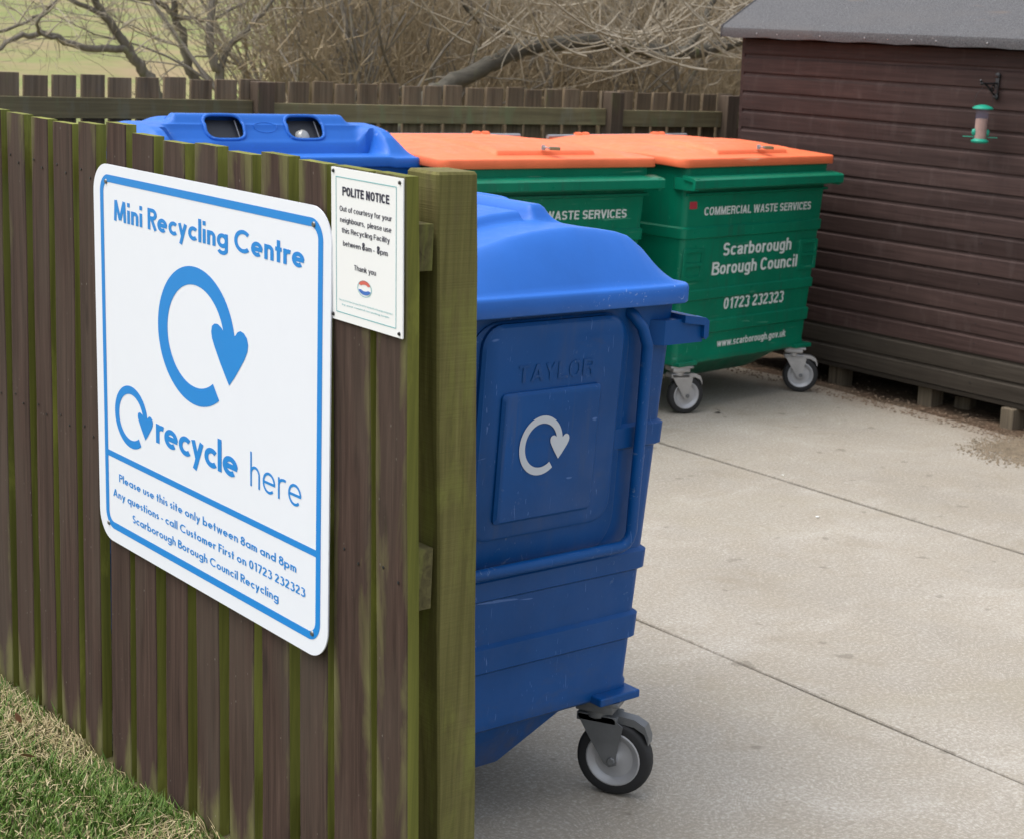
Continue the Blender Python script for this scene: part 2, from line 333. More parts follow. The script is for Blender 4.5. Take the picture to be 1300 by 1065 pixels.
# ------------------------------------------------------------------ lettering
# a geometric stroke face: circles and straight stems
XH = .64
def arc(cx, cy, rx, ry, a0, a1, n=None):
    n = n or max(6, int(abs(a1 - a0) / 12))
    return [(cx + rx * cos(radians(a0 + (a1 - a0) * i / n)), cy + ry * sin(radians(a0 + (a1 - a0) * i / n))) for i in range(n + 1)]
def glyph(ch, t):
    h = t / 2; r = XH / 2 - h; X = XH; o = X / 2
    cap = 1.0
    if ch == 'a': return [arc(o, o, r, r, 0, 360, 30), [(X - h, 0), (X - h, X)]], X
    if ch == 'b': return [arc(o, o, r, r, 0, 360, 30), [(h, 0), (h, 1.04)]], X
    if ch == 'd': return [arc(o, o, r, r, 0, 360, 30), [(X - h, 0), (X - h, 1.04)]], X
    if ch == 'p': return [arc(o, o, r, r, 0, 360, 30), [(h, -.3), (h, X)]], X
    if ch == 'q': return [arc(o, o, r, r, 0, 360, 30), [(X - h, -.3), (X - h, X)]], X
    if ch == 'g': return [arc(o, o, r, r, 0, 360, 30), [(X - h, X), (X - h, -.06)] + arc(o, -.06, r, .24 - h, 0, -160)[1:]], X
    if ch == 'o': return [arc(o, o, r, r, 0, 360, 30)], X
    if ch == 'c': return [arc(o, o, r, r, 45, 315)], X * .84
    if ch == 'e': return [arc(o, o, r, r, 0, 318 - t * 40), [(h, o), (X - h * .3, o)]], X
    if ch == 'i': return [[(h, 0), (h, X)], [(h, X + .16), (h, X + .16 + t * 1.1)]], t
    if ch == 'l': return [[(h, 0), (h, 1.04)]], t
    if ch in 'nh': 
        top = 1.04 if ch == 'h' else X; wd = .5; ra = wd / 2 - h
        return [[(h, 0), (h, top)], arc(wd / 2, X - h - ra, ra, ra, 180, 0) + [(wd - h, 0)]], wd
    if ch == 'm':
        wd = .44; ra = wd / 2 - h; s = wd - t
        return [[(h, 0), (h, X)], arc(wd / 2, X - h - ra, ra, ra, 180, 0) + [(wd - h, 0)], arc(wd / 2 + s, X - h - ra, ra, ra, 180, 0) + [(wd - h + s, 0)]], wd + s
    if ch == 'r': return [[(h, 0), (h, X)], arc(.29, X - h - .17, .29 - h, .17, 180, 68)], .36
    if ch == 't': return [[(.17, 0), (.17, .92)], [(0, X - h), (.34, X - h)]], .34
    if ch == 'u':
        wd = .5; ra = wd / 2 - h
        return [[(h, X)] + arc(wd / 2, h + ra, ra, ra, 180, 360) + [(wd - h, X)]], wd
    if ch == 's':
        wd = .36; a = (X - t) / 4
        return [arc(wd / 2, X - h - a, wd / 2 - h, a, 35, 270) + arc(wd / 2, h + a, wd / 2 - h, a, 90, -145)[1:]], wd
    if ch == 'w': return [[(h * .8, X), (.22, 0), (.39, X)], [(.39, X), (.56, 0), (.78 - h * .8, X)]], .78
    if ch == 'y': return [[(h * .9, X), (.27, .02)], [(.54 - h * .9, X), (.14, -.3)]], .54
    if ch == 'M': return [[(h, 0), (h + .05, 1)], [(h + .05, 1), (.43, .08)], [(.43, .08), (.81 - h, 1)], [(.81 - h, 1), (.86 - h, 0)]], .86
    if ch == 'R': return [[(h, 0), (h, 1)], [(h, 1 - h), (.32, 1 - h)] + arc(.32, .73, .22 - h * .2, .27 - h, 90, -90)[1:] + [(h, .46 + h)], [(.28, .48), (.52, 0)]], .56
    if ch == 'P': return [[(h, 0), (h, 1)], [(h, 1 - h), (.3, 1 - h)] + arc(.3, .72, .22 - h * .2, .28 - h, 90, -90)[1:] + [(h, .44 + h)]], .52
    if ch == 'B': return [[(h, 0), (h, 1)], [(h, 1 - h), (.3, 1 - h)] + arc(.3, .76, .19, .24 - h, 90, -90)[1:] + [(h, .52 + h)], [(h, .52), (.32, .52)] + arc(.32, .26 + h * .5, .22, .26 - h * .5, 90, -90)[1:] + [(h, h)]], .56
    if ch == 'C': return [arc(.5, .5, .5 - h, .5 - h, 46, 314)], .86
    if ch == 'A': return [[(h * .9, 0), (.37, 1)], [(.37, 1), (.74 - h * .9, 0)], [(.16, .3), (.58, .3)]], .74
    if ch == 'F': return [[(h, 0), (h, 1)], [(h, 1 - h), (.46, 1 - h)], [(h, .55), (.44, .55)]], .47
    if ch == 'S':
        wd = .5; a = (1 - t) / 4
        return [arc(wd / 2, 1 - h - a, wd / 2 - h, a, 30, 270) + arc(wd / 2, h + a, wd / 2 - h, a, 90, -150)[1:]], wd
    if ch == '0': return [arc(.28, .5, .28 - h, .5 - h, 0, 360, 30)], .56
    if ch == '1': return [[(.26, 0), (.26, 1)], [(.06, .86), (.26, .95)]], .36
    if ch == '2': return [arc(.26, .72, .25 - h, .28 - h, 170, -35) + [(.06, h)], [(.02, h), (.52, h)]], .54
    if ch == '3': return [arc(.25, .76, .21 - h * .4, .24 - h, 150, -80), arc(.25, .27 + h * .3, .25 - h * .4, .27 - h * .3, 82, -150)], .52
    if ch == '7': return [[(.02, 1 - h), (.5, 1 - h)], [(.48, 1 - h), (.18, 0)]], .52
    if ch == '8': return [arc(.27, .75, .2 - h * .3, .25 - h, 0, 360, 24), arc(.27, .27 + h * .2, .26 - h * .6, .27 - h * .5, 0, 360, 24)], .54
    if ch == '-': return [[(0, .33), (.26, .33)]], .26
    return [], .26
def earc(cx, cy, rx, ry, a0, a1, p=.82):
    n = max(6, int(abs(a1 - a0) / 11)); out = []
    for i in range(n + 1):
        a = radians(a0 + (a1 - a0) * i / n); c_, s_ = cos(a), sin(a)
        out.append((cx + rx * math.copysign(abs(c_) ** p, c_), cy + ry * math.copysign(abs(s_) ** p, s_)))
    return out
def glyph_sans(ch, t):
    """a narrow grotesque: squarish ovals, straight stems"""
    h = t / 2; X = .73; w = .52; r = w / 2 - h; ry = X / 2 - h; o = X / 2; up = 1.0
    if ch == 'a': return [[(.05, X * .70)] + earc(.24, X - h - .14, .22 - h * .6, .14, 150, 0)[0:] + [(w - .06 - h, .12), (w - .02, h)], [(w - .06 - h, X * .58), (.25, X * .53)] + earc(.23, .21, .23 - h, .21 - h, 95, 300)[1:] + [(w - .07 - h, .17)]], w - .01
    if ch == 'b': return [earc(w / 2, o, r, ry, 0, 360), [(h, 0), (h, up)]], w
    if ch == 'd': return [earc(w / 2, o, r, ry, 0, 360), [(w - h, 0), (w - h, up)]], w
    if ch == 'p': return [earc(w / 2, o, r, ry, 0, 360), [(h, -.26), (h, X)]], w
    if ch == 'q': return [earc(w / 2, o, r, ry, 0, 360), [(w - h, -.26), (w - h, X)]], w
    if ch == 'g': return [earc(w / 2, o, r, ry, 0, 360), [(w - h, X), (w - h, -.05)] + earc(w / 2, -.05, r, .21 - h, 0, -155)[1:]], w
    if ch == 'o': return [earc(w / 2, o, r, ry, 0, 360)], w
    if ch == 'c': return [earc(w / 2, o, r, ry, 38, 322)], w - .02
    if ch == 'e': return [earc(w / 2, o, r, ry, 0, 318), [(h, o), (w - h, o)]], w
    if ch == 'f': return [[(.12, 0), (.12, .82), (.16, .92), (.30, .93)], [(0, X - h * .7), (.29, X - h * .7)]], .30
    if ch == 'i': return [[(h, 0), (h, X)], [(h, .86), (h, .86 + t)]], t
    if ch == 'k': return [[(h, 0), (h, up)], [(h, .28), (.42, X)], [(.2, .42), (.46, 0)]], .49
    if ch == 'l': return [[(h, 0), (h, up)]], t
    if ch in 'nh': return [[(h, 0), (h, up if ch == 'h' else X)], earc(w / 2 - .01, X - h - .2, w / 2 - .01 - h, .2, 180, 0) + [(w - .02 - h, 0)]], w - .02
    if ch == 'm':
        v = .43; ra = v / 2 - h; q = v - t
        return [[(h, 0), (h, X)], earc(v / 2, X - h - .18, ra, .18, 180, 0) + [(v - h, 0)], earc(v / 2 + q, X - h - .18, ra, .18, 180, 0) + [(v - h + q, 0)]], v + q
    if ch == 'r': return [[(h, 0), (h, X)], earc(.3, X - h - .24, .3 - h, .24, 180, 85)], .32
    if ch == 's':
        v = .46; a = (X - t) / 4
        return [earc(v / 2, X - h - a, v / 2 - h, a, 25, 270) + earc(v / 2, h + a, v / 2 - h, a, 90, -155)[1:]], v
    if ch == 't': return [[(.13, .94), (.13, .14), (.18, h), (.30, h)], [(0, X - h * .7), (.29, X - h * .7)]], .30
    if ch == 'u': return [[(h, X)] + earc(w / 2 - .01, h + .2, w / 2 - .01 - h, .2, 180, 360) + [(w - .02 - h, X)], [(w - .02 - h, 0), (w - .02 - h, .3)]], w - .02
    if ch == 'v': return [[(h * .8, X), (.25, 0)], [(.25, 0), (.50 - h * .8, X)]], .50
    if ch == 'w': return [[(h * .8, X), (.21, 0)], [(.21, 0), (.38, X)], [(.38, X), (.55, 0)], [(.55, 0), (.76 - h * .8, X)]], .76
    if ch == 'y': return [[(h * .8, X), (.26, 0)], [(.5 - h * .8, X), (.24, -.12), (.18, -.22), (.04, -.23)]], .50
    if ch == '.': return [[(h, 0), (h, t)]], t
    if ch == ',': return [[(h, t), (h, -.02), (h * .3, -.12)]], t
    if ch == 'A': return [[(h * .9, 0), (.32, 1)], [(.32, 1), (.64 - h * .9, 0)], [(.15, .28), (.49, .28)]], .64
    if ch == 'B': return [[(h, 0), (h, 1)], [(h, 1 - h), (.34, 1 - h)] + earc(.34, .76, .2, .24 - h, 90, -90)[1:] + [(h, .52 + h * .2)], [(.34, .53)] + earc(.34, .27, .24, .26 - h * .6, 90, -90)[1:] + [(h, h)]], .61
    if ch == 'C': return [earc(.31, .5, .31 - h, .5 - h, 36, 324)], .60
    if ch == 'E': return [[(h, 0), (h, 1)], [(h, 1 - h), (.52, 1 - h)], [(h, .52), (.49, .52)], [(h, h), (.53, h)]], .53
    if ch == 'F': return [[(h, 0), (h, 1)], [(h, 1 - h), (.5, 1 - h)], [(h, .5), (.46, .5)]], .5
    if ch == 'I': return [[(h, 0), (h, 1)]], t
    if ch == 'L': return [[(h, 0), (h, 1)], [(h, h), (.5, h)]], .5
    if ch == 'M': return [[(h, 0), (h, 1)], [(h * 1.3, 1), (.37, .02)], [(.37, .02), (.74 - h * 1.3, 1)], [(.74 - h, 0), (.74 - h, 1)]], .74
    if ch == 'N': return [[(h, 0), (h, 1)], [(h, .98), (.60 - h, .02)], [(.60 - h, 0), (.60 - h, 1)]], .60
    if ch == 'O': return [earc(.32, .5, .32 - h, .5 - h, 0, 360)], .64
    if ch == 'P': return [[(h, 0), (h, 1)], [(h, 1 - h), (.34, 1 - h)] + earc(.34, .71, .24 - h * .3, .29 - h, 90, -90)[1:] + [(h, .42 + h)]], .58
    if ch == 'R': return [[(h, 0), (h, 1)], [(h, 1 - h), (.35, 1 - h)] + earc(.35, .73, .22 - h * .3, .27 - h, 90, -90)[1:] + [(h, .46 + h)], [(.36, .48), (.48, .40), (.51, .1), (.56, 0)]], .60
    if ch == 'S':
        v = .56; a = (1 - t) / 4
        return [earc(v / 2, 1 - h - a, v / 2 - h, a, 20, 270) + earc(v / 2, h + a, v / 2 - h, a, 90, -160)[1:]], v
    if ch == 'T': return [[(.28, 0), (.28, 1)], [(0, 1 - h), (.56, 1 - h)]], .56
    if ch == 'V': return [[(h * .9, 1), (.31, 0)], [(.31, 0), (.62 - h * .9, 1)]], .62
    if ch == 'W': return [[(h * .9, 1), (.24, 0)], [(.24, 0), (.45, 1)], [(.45, 1), (.66, 0)], [(.66, 0), (.90 - h * .9, 1)]], .90
    if ch == 'X': return [[(h, 1), (.5, 0)], [(.5, 1), (h, 0)]], .56
    if ch == 'Y': return [[(h, 1), (.29, .42)], [(.58 - h, 1), (.29, .42)], [(.29, .45), (.29, 0)]], .58
    if ch == '0': return [earc(.25, .5, .25 - h, .5 - h, 0, 360)], .50
    if ch == '1': return [[(.28, 0), (.28, 1)], [(.08, .76), (.20, .80), (.27, .95)]], .38
    if ch == '2': return [earc(.25, .72, .25 - h, .28 - h, 175, -40) + [(.07, .14), (.04, h)], [(.02, h), (.5, h)]], .51
    if ch == '3': return [earc(.25, .75, .22 - h * .5, .25 - h, 160, -85), earc(.25, .27, .25 - h, .27 - h * .5, 85, -160)], .50
    if ch == '7': return [[(.01, 1 - h), (.49, 1 - h)], [(.47, 1 - h), (.28, .5), (.2, 0)]], .50
    if ch == '8': return [earc(.25, .75, .20 - h * .5, .25 - h, 0, 360), earc(.25, .27, .25 - h, .27 - h * .6, 0, 360)], .50
    if ch == '-': return [[(0, .36), (.26, .36)]], .26
    return [], .24
def stroke_quads(pts, t):
    closed = (abs(pts[0][0] - pts[-1][0]) < 1e-6 and abs(pts[0][1] - pts[-1][1]) < 1e-6)
    P = [Vector(p) for p in pts]
    if closed: P = P[:-1]
    n = len(P); V = []
    for i in range(n):
        a = P[i - 1] if (i > 0 or closed) else None; b = P[(i + 1) % n] if (i < n - 1 or closed) else None
        d0 = (P[i] - a).normalized() if a is not None else None; d1 = (b - P[i]).normalized() if b is not None else None
        if d0 is None: d0 = d1
        if d1 is None: d1 = d0
        n0 = Vector((-d0.y, d0.x)); n1 = Vector((-d1.y, d1.x)); m = (n0 + n1)
        m = m.normalized() if m.length > 1e-6 else n0
        k = min(1 / max(.3, m.dot(n0)), 2.2)
        V += [P[i] + m * t / 2 * k, P[i] - m * t / 2 * k]
    F = [(2 * i, 2 * i + 1, 2 * ((i + 1) % n) + 1, 2 * ((i + 1) % n)) for i in range(n if closed else n - 1)]
    return [(v.x, v.y) for v in V], F
def stroke_text(body, t, gap=.1, glyph=None):
    """returns verts (x,y,layer), faces and width at cap height 1"""
    V = []; F = []; x = 0; L = 0; glyph = glyph or globals()['glyph']
    for ch in body:
        st, wd = glyph(ch, t)
        for s in st:
            v, f = stroke_quads(s, t); b = len(V); V += [(p[0] + x, p[1], L % 5) for p in v]; F += [tuple(i + b for i in q) for q in f]; L += 1
        x += wd + (gap if ch != ' ' else .02)
    return V, F, x - gap
class Plane:
    """a flat face: origin, unit u (reading direction), v (up), normal towards the reader"""
    def __init__(s, o, u, v): s.o = Vector(o); s.u = Vector(u); s.v = Vector(v); s.n = s.u.cross(s.v).normalized()
    def p(s, a, b, h=0): return s.o + s.u * a + s.v * b + s.n * h
def put_stroke(pl, body, u0, u1, base, cap, t, m, parent, h=.0006, gap=.1, lean=0):
    V, F, wd = stroke_text(body, t, gap); sx = (u1 - u0) / wd
    mb = MB(); mb.add([pl.p(u0 + x * sx, base + y * cap + lean * x * sx, h + L * 4e-5) for x, y, L in V], F); return mb.build('lettering', m, parent)
def put_font(pl, body, u0, u1, base, cap, m, parent, h=.0006, t=.16, name='lettering', lean=0, gap=.085):
    V, F, wd = stroke_text(body, t, gap, glyph_sans); sx = (u1 - u0) / wd
    mb = MB(); mb.add([pl.p(u0 + x * sx, base + y * cap + lean * x * sx, h + L * 4e-5) for x, y, L in V], F); return mb.build(name, m, parent)
def loop_logo(pl, cu, cv, R, m, parent, su=1.0, h=.0006):
    mb = MB(); a0, a1, n = 2, 307, 60; V = []
    for i in range(n + 1):
        a = radians(a0 + (a1 - a0) * i / n); k = i / n
        ri = .74 
        for r in (1.0, ri): V.append(pl.p(cu + r * cos(a) * R * su, cv + r * sin(a) * R, h))
    mb.add(V, [(2 * i, 2 * i + 2, 2 * i + 3, 2 * i + 1) for i in range(n)])
    L = [(.85, -.53), (.745, -.40), (.62, -.235), (.50, -.06), (.43, .06), (.41, .15), (.43, .235), (.50, .282), (.58, .287), (.67, .25), (.745, .18)]
    Rr = [(1.0, .20), (1.06, .265), (1.13, .292), (1.21, .275), (1.28, .22), (1.31, .13), (1.29, .03), (1.22, -.09), (1.12, -.22), (1.0, -.37)]
    pts = L + [(.87, .17)] + Rr
    cx = (.87, .0); V = [pl.p(cu + cx[0] * R * su, cv + cx[1] * R, h + 5e-5)] + [pl.p(cu + x * R * su, cv + y * R, h + 5e-5) for x, y in pts]
    k = len(pts); mb.add(V, [(0, i + 1, (i + 1) % k + 1) for i in range(k)])
    return mb.build('loop_emblem', m, parent)
def frame_ring(pl, u0, u1, v0, v1, r, th, m, parent, name='border', h=.0006, n=8):
    def rr(a0, a1, b0, b1, r):
        return [(x, y) for x, y, _ in rrect((a1 - a0) / 2, abs(b1 - b0) / 2, r, 0, n, (a0 + a1) / 2, (b0 + b1) / 2)]
    o = rr(u0, u1, v0, v1, r); i = rr(u0 + th, u1 - th, v0 - th, v1 + th, max(r - th, .0005)); k = len(o)
    mb = MB(); mb.add([pl.p(*q, h) for q in o] + [pl.p(*q, h) for q in i], [(j, (j + 1) % k, k + (j + 1) % k, k + j) for j in range(k)]); return mb.build(name, m, parent)
def slab_shape(pl, u0, u1, v0, v1, r, th, m, parent, name, n=8):
    o = [(x, y) for x, y, _ in rrect((u1 - u0) / 2, abs(v1 - v0) / 2, r, 0, n, (u0 + u1) / 2, (v0 + v1) / 2)]
    mb = MB(); mb.loft([[pl.p(*q, -th) for q in o], [pl.p(*q, 0) for q in o]]); return mb.build(name, m, parent)
def dot(pl, u, v, r, m, parent, name='screw', h=.0, ht=.0025):
    mb = MB(); k = 10
    mb.loft([[pl.p(u + r * cos(2 * pi * j / k), v + r * sin(2 * pi * j / k), h) for j in range(k)], [pl.p(u + r * .75 * cos(2 * pi * j / k), v + r * .75 * sin(2 * pi * j / k), h + ht) for j in range(k)]])
    return mb.build(name, m, parent, smooth=40)

# ------------------------------------------------------------------ ground
LAWN_Z = .065
# terrain beyond the back fence (rises into pasture on the left, a littered bank on the right)
def hz(x, y):
    d = max(0, y - 13); f = .0
    f += .020 * d + .00030 * d * d if d < 150 else .020 * 150 + .0003 * 22500 + (d - 150) * .11
    k = (x / max(y, 1)) - .67; s = 1 / (1 + math.exp(-k * 26))
    bank = min(4.5, max(0, (y - 15) * .30))
    return f + s * bank - .12
mb = MB(); xs = [-60, -30, -10, -2] + [i * 1.0 for i in range(0, 40)] + [45, 55, 70, 90, 130, 200, 320]; ys = [8.35, 10, 12] + [13 + i * 1.0 for i in range(0, 30)] + [46, 50, 56, 64, 75, 90, 120, 160, 240, 400]
V = [(x, y, hz(x, y) + (.06 * sin(x * 1.3) * cos(y * .9) if y > 12 else 0)) for y in ys for x in xs]; nx = len(xs)
F = []; fm = []
for j in range(len(ys) - 1):
    for i in range(nx - 1): F.append((j * nx + i, j * nx + i + 1, (j + 1) * nx + i + 1, (j + 1) * nx + i)); fm.append(1 if xs[i] / ys[j] > .62 and ys[j] < 46 else 0)
mb.add(V, F); mb.m = fm
o = mb.build('hillside', [M_field, M_bank], smooth=60); tag(o, kind='structure')
mb = MB(); mb.add([(-60, -40, -.125), (60, -40, -.125), (60, 9, -.125), (-60, 9, -.125)], [(0, 1, 2, 3)]); tag(mb.build('ground', M_soil), kind='structure')
# lawn in front of the near fence, gently uneven
mb = MB(); nxl, nyl = 60, 90
def lz(x, y): return LAWN_Z + .018 * sin(x * 5.1 + 1) * cos(y * 3.3) + .012 * sin(x * 13 + y * 9) + max(0, (1.45 - x)) * -.05
V = [(-6 + 7.835 * (i / nxl) ** .5, -4 + 16 * j / nyl, lz(-6 + 7.835 * (i / nxl) ** .5, -4 + 16 * j / nyl)) for j in range(nyl + 1) for i in range(nxl + 1)]
mb.add(V, [(j * (nxl + 1) + i, j * (nxl + 1) + i + 1, (j + 1) * (nxl + 1) + i + 1, (j + 1) * (nxl + 1) + i) for j in range(nyl) for i in range(nxl)])
tag(mb.build('lawn', M_lawn, smooth=60), kind='structure')
# concrete yard of long cast slabs, joints recessed
yard = empty('concrete_yard', (5, 4, 0)); tag(yard, kind='structure')
edges = [1.945, 3.82, 5.69, 7.56]
for i in range(3):
    a, b = edges[i] + (.007 * i), edges[i + 1] - .007 * (i + 1)
    mb = MB(); n = 60; top = []; 
    V = []; F = []
    prof = lambda y, s: .0035 * noise_e(y * 3 + s)
    def noise_e(q): return sin(q) * .5 + sin(q * 2.7 + 1) * .3 + sin(q * 7.1 + 2) * .2
    for j in range(n + 1):
        y = -5 + 13.0 * j / n; ja = .003 * noise_e(y * 6 + i * 9); jb = .004 * noise_e(y * 5 + i * 5 + 3)
        if i == 2: jb = .05 * noise_e(y * 2.2) - .03
        V += [(a + ja, y, -.12), (a + ja, y, -.004), (a + ja + .003, y, 0), (b + jb - .003, y, 0), (b + jb, y, -.004), (b + jb, y, -.12)]
    for j in range(n):
        for k in range(5): F.append((j * 6 + k, j * 6 + k + 1, j * 6 + k + 7, j * 6 + k + 6))
    F += [(0, 1, 2, 3, 4, 5), tuple(n * 6 + k for k in (5, 4, 3, 2, 1, 0))]
    mb.add(V, F); o = mb.build('slab', M_conc, smooth=30); o.parent = yard; o.matrix_parent_inverse = Matrix.Translation((-5, -4, 0)) 
# grit filling the slab joints
mb = MB(); mb.box((1.95, -5, -.1), (7.5, 7.98, -.020)); o = mb.build('joint_filling', M_joint); tag(o, kind='structure')
mb = MB()
V = []; F = []; n1, n2 = 30, 90
for j in range(n2 + 1):
    for i in range(n1 + 1):
        x = 7.42 + 3.6 * i / n1; y = -3 + 11.0 * j / n2
        V.append((x, y, -.018 + .012 * sin(x * 11 + y * 4) * cos(y * 8) + .008 * rnd.random() - (0 if x > 7.5 else .0)))
for j in range(n2):
    for i in range(n1): F.append((j * (n1 + 1) + i, j * (n1 + 1) + i + 1, (j + 1) * (n1 + 1) + i + 1, (j + 1) * (n1 + 1) + i))
mb.add(V, F); tag(mb.build('bare_soil', M_soil, smooth=60), kind='structure')
mb = MB()
for k in range(2600):
    x = 7.35 + abs(rnd.gauss(0, .22)); y = rnd.uniform(3.2, 7.6); s = rnd.uniform(.003, .010); z = .001 if x < 7.5 else -.008
    a = rnd.uniform(0, 6.28); q = [(x + s * cos(a + j * 2.1) * rnd.uniform(.7, 1.3), y + s * sin(a + j * 2.1) * rnd.uniform(.7, 1.3), z + rnd.uniform(0, .002)) for j in range(3)]
    mb.add(q + [(x, y, z + s * .8)], [(0, 1, 3), (1, 2, 3), (2, 0, 3)])
tag(mb.build('leaf_litter_crumbs', plain('crumb', (.17, .12, .08), .9, var=.5)), 'brown crumbs of leaf litter and grit scattered along the slab edge beside the shed', 'litter', kind='stuff')

# ------------------------------------------------------------------ near fence
def surf(y, z):
    t = min(max((3.8 - y) / 1.35, 0), 1.1) ** 2
    return 1.795 + .025 * t - (.012 + .033 * t) * z
fence = empty('picket_fence', (1.82, 4.2, 0)); tag(fence, 'near dark brown picket fence with green algae edges that carries both white signs', 'fence')
def place(o, root): o.parent = root; o.matrix_parent_inverse = Matrix.Translation(-root.location)
pk = [(4.231, 4.116), (4.083, 3.977), (3.952, 3.834), (3.81, 3.707), (3.657, 3.548), (3.528, 3.414), (3.379, 3.268), (3.236, 3.126), (3.091, 2.977), (2.95, 2.833), (2.803, 2.691), (2.664, 2.535), (2.516, 2.415)]
y = 4.231
while y < 7.9: pk.insert(0, (y + .145, y + .145 - .115)); y += .145
for i, (ya, yb) in enumerate(pk):
    if i < len(pk) - 2: ya -= .010
    k = len(pk) - 1 - i; th = .028
    ztop = 1.645 + rnd.uniform(-.006, .006); zb = .03 if k > 3 else -.05
    if k == 8: ztop += .012
    mb = MB(); nz = 9; V = []; F = []
    dx = rnd.uniform(-.002, .002); b = .0022
    for q in range(nz + 1):
        z = zb + (ztop - zb) * q / nz; wob = .0009 * sin(q * 1.7 + i * 3); 
        xf = surf((ya + yb) / 2, z) + dx + wob
        ff = lambda yy: xf + (surf(yy, z) - surf((ya + yb) / 2, z))
        y0, y1 = yb + .0008 * sin(q * 2.1 + i), ya + .0008 * sin(q * 1.3 + i * 2)
        tilt = .0 if q < nz else 0
        V += [(ff(y0) + b, y0, z), (ff(y0), y0 + b, z), (ff(y1), y1 - b, z), (ff(y1) + b, y1, z), (ff(y1) + th, y1, z), (ff(y0) + th, y0, z)]
    for q in range(nz):
        for j in range(6): F.append((q * 6 + j, q * 6 + (j + 1) % 6, (q + 1) * 6 + (j + 1) % 6, (q + 1) * 6 + j))
    F += [(5, 4, 3, 2, 1, 0), tuple(nz * 6 + j for j in range(6))]
    mb.add(V, F); mb.m = [0 if (n_ % 6) in (0, 1, 2) else 1 for n_ in range(nz * 6)] + [1, 1]
    if i == len(pk) - 8: pass
    o = mb.build('picket', [M_face, M_edge]); place(o, fence)
    o['weather'] = {0: .15, 1: .13, 2: .03, 3: .06, 4: .02}.get(k, rnd.uniform(-.07, .02))
    o.pass_index = 0
for i, (ya, yb) in enumerate(pk[-14:]):
    mb = MB(); ym = (ya + yb) / 2
    for zz in (1.53, .90):
        for s_ in (-1, 1):
            yy = ym + s_ * .025; mb.lathe([(.0032, 0), (.0032, -.0012), (.001, -.0016)], 7, axis='x', c=(surf(yy, zz) - .0015, yy, zz + s_ * .008))
    o = mb.build('nail_heads', M_iron); place(o, fence); o['kind'] = 'stuff'
# rails behind the pickets, butting on the post
for z0, z1 in ((1.475, 1.560), (.825, .945), (.20, .30)):
    mb = MB(); n = 12; V = []; F = []
    for q in range(n + 1):
        y = 2.447 + (8.0 - 2.447) * (q / n) ** 1.5
        xa = surf(max(y, 2.45), (z0 + z1) / 2) + .0305; V += [(xa, y, z0), (xa + .05, y, z0), (xa + .05, y, z1), (xa, y, z1)]
    for q in range(n):
        for j in range(4): F.append((q * 4 + j, q * 4 + (j + 1) % 4, (q + 1) * 4 + (j + 1) % 4, (q + 1) * 4 + j))
    F += [(3, 2, 1, 0), tuple(n * 4 + j for j in range(4))]
    mb.add(V, F); place(mb.build('rail', M_railend), fence)
def lean_post(x0, x1, y0, y1, zt, lean, name, m, root):
    mb = MB(); n = 10; V = []; F = []; b = .004
    for q in range(n + 1):
        z = -.1 + (zt + .1) * q / n; d = -lean * (z - zt) + .0012 * sin(q * 2.3)
        sh = .006 if q == n else 0
        V += [(x0 + d + b, y0, z), (x1 + d - b, y0, z + sh * 0), (x1 + d, y0 + b, z), (x1 + d, y1 - b, z), (x1 + d - b, y1, z), (x0 + d + b, y1, z), (x0 + d, y1 - b, z), (x0 + d, y0 + b, z)]
    for q in range(n):
        for j in range(8): F.append((q * 8 + j, q * 8 + (j + 1) % 8, (q + 1) * 8 + (j + 1) % 8, (q + 1) * 8 + j))
    F += [tuple(range(7, -1, -1))]
    mb.add(V, F)
    tp = V[-8:]; c_ = [(x + (.003 if x < (x0 + x1) / 2 + .0 else -.003), y + (.003 if y < (y0 + y1) / 2 else -.003), zt + .005) for x, y, z in tp]
    k0 = len(mb.v) - 8; kb = len(mb.v); mb.v += c_; 
    for j in range(8): mb.f.append((k0 + j, k0 + (j + 1) % 8, kb + (j + 1) % 8, kb + j)); mb.m.append(0)
    mb.f.append(tuple(kb + j for j in range(8))); mb.m.append(0)
    o = mb.build(name, m); place(o, root); return o
lean_post(1.8385, 1.9325, 2.45, 2.545, 1.648, .052, 'post', M_post, fence)
for yy in (4.9, 7.2): 
    lean_post(1.8345, 1.9285, yy, yy + .095, 1.63, .012, 'post', M_post, fence)

# ------------------------------------------------------------------ back fence
bf = empty('picket_fence', (5, 8.1, -.1)); tag(bf, 'weathered picket fence behind the bins, in front of the bare trees', 'fence')
proto = None; BY = 8.102
pv = []
for k in range(3):
    mb = MB(); mb.box((-.0625, 0, -.1), (.0625, .024, 1.60 + (0, .006, -.005)[k]), bev=.002); o = mb.build('picket', M_bface); o.data.name = 'back_picket'; pv.append(o)
x = 1.86; i = 0
while x < 10.4:
    src = pv[i % 3]; o = src if i < 3 else src.copy()
    if i >= 3: C.objects.link(o)
    o.location = (x - 5 + rnd.uniform(-.004, .004), BY - 8.1 + rnd.uniform(0, .003), .1 - (x - 3.4) * .0035); o.rotation_euler = (0, radians(rnd.uniform(-.25, .25)), 0); o.parent = bf
    x += .1545; i += 1
posts = [4.78, 7.37, 8.43, 10.1]
for px_ in posts:
    mb = MB(); mb.box((-.0, 0, -.1), (.105, .09, 1.597 - (px_ - 3.4) * .0035), bev=.004); o = mb.build('post', M_bpost, bf); o.location = (px_ - 5, -.092, .1)
segs = [(1.87, 4.777), (4.888, 7.367), (7.478, 8.427), (8.54, 10.2)]
for (a, b) in segs:
    for z0, z1 in ((1.385, 1.49), (.78, .88), (.15, .25)):
        mb = MB(); zz = -(((a + b) / 2) - 3.4) * .0045; mb.box((a, -.0445, z0 + zz), (b, -.0005, z1 + zz), bev=.003); o = mb.build('rail', M_brail, bf); o.location = (-5, 0, .1)

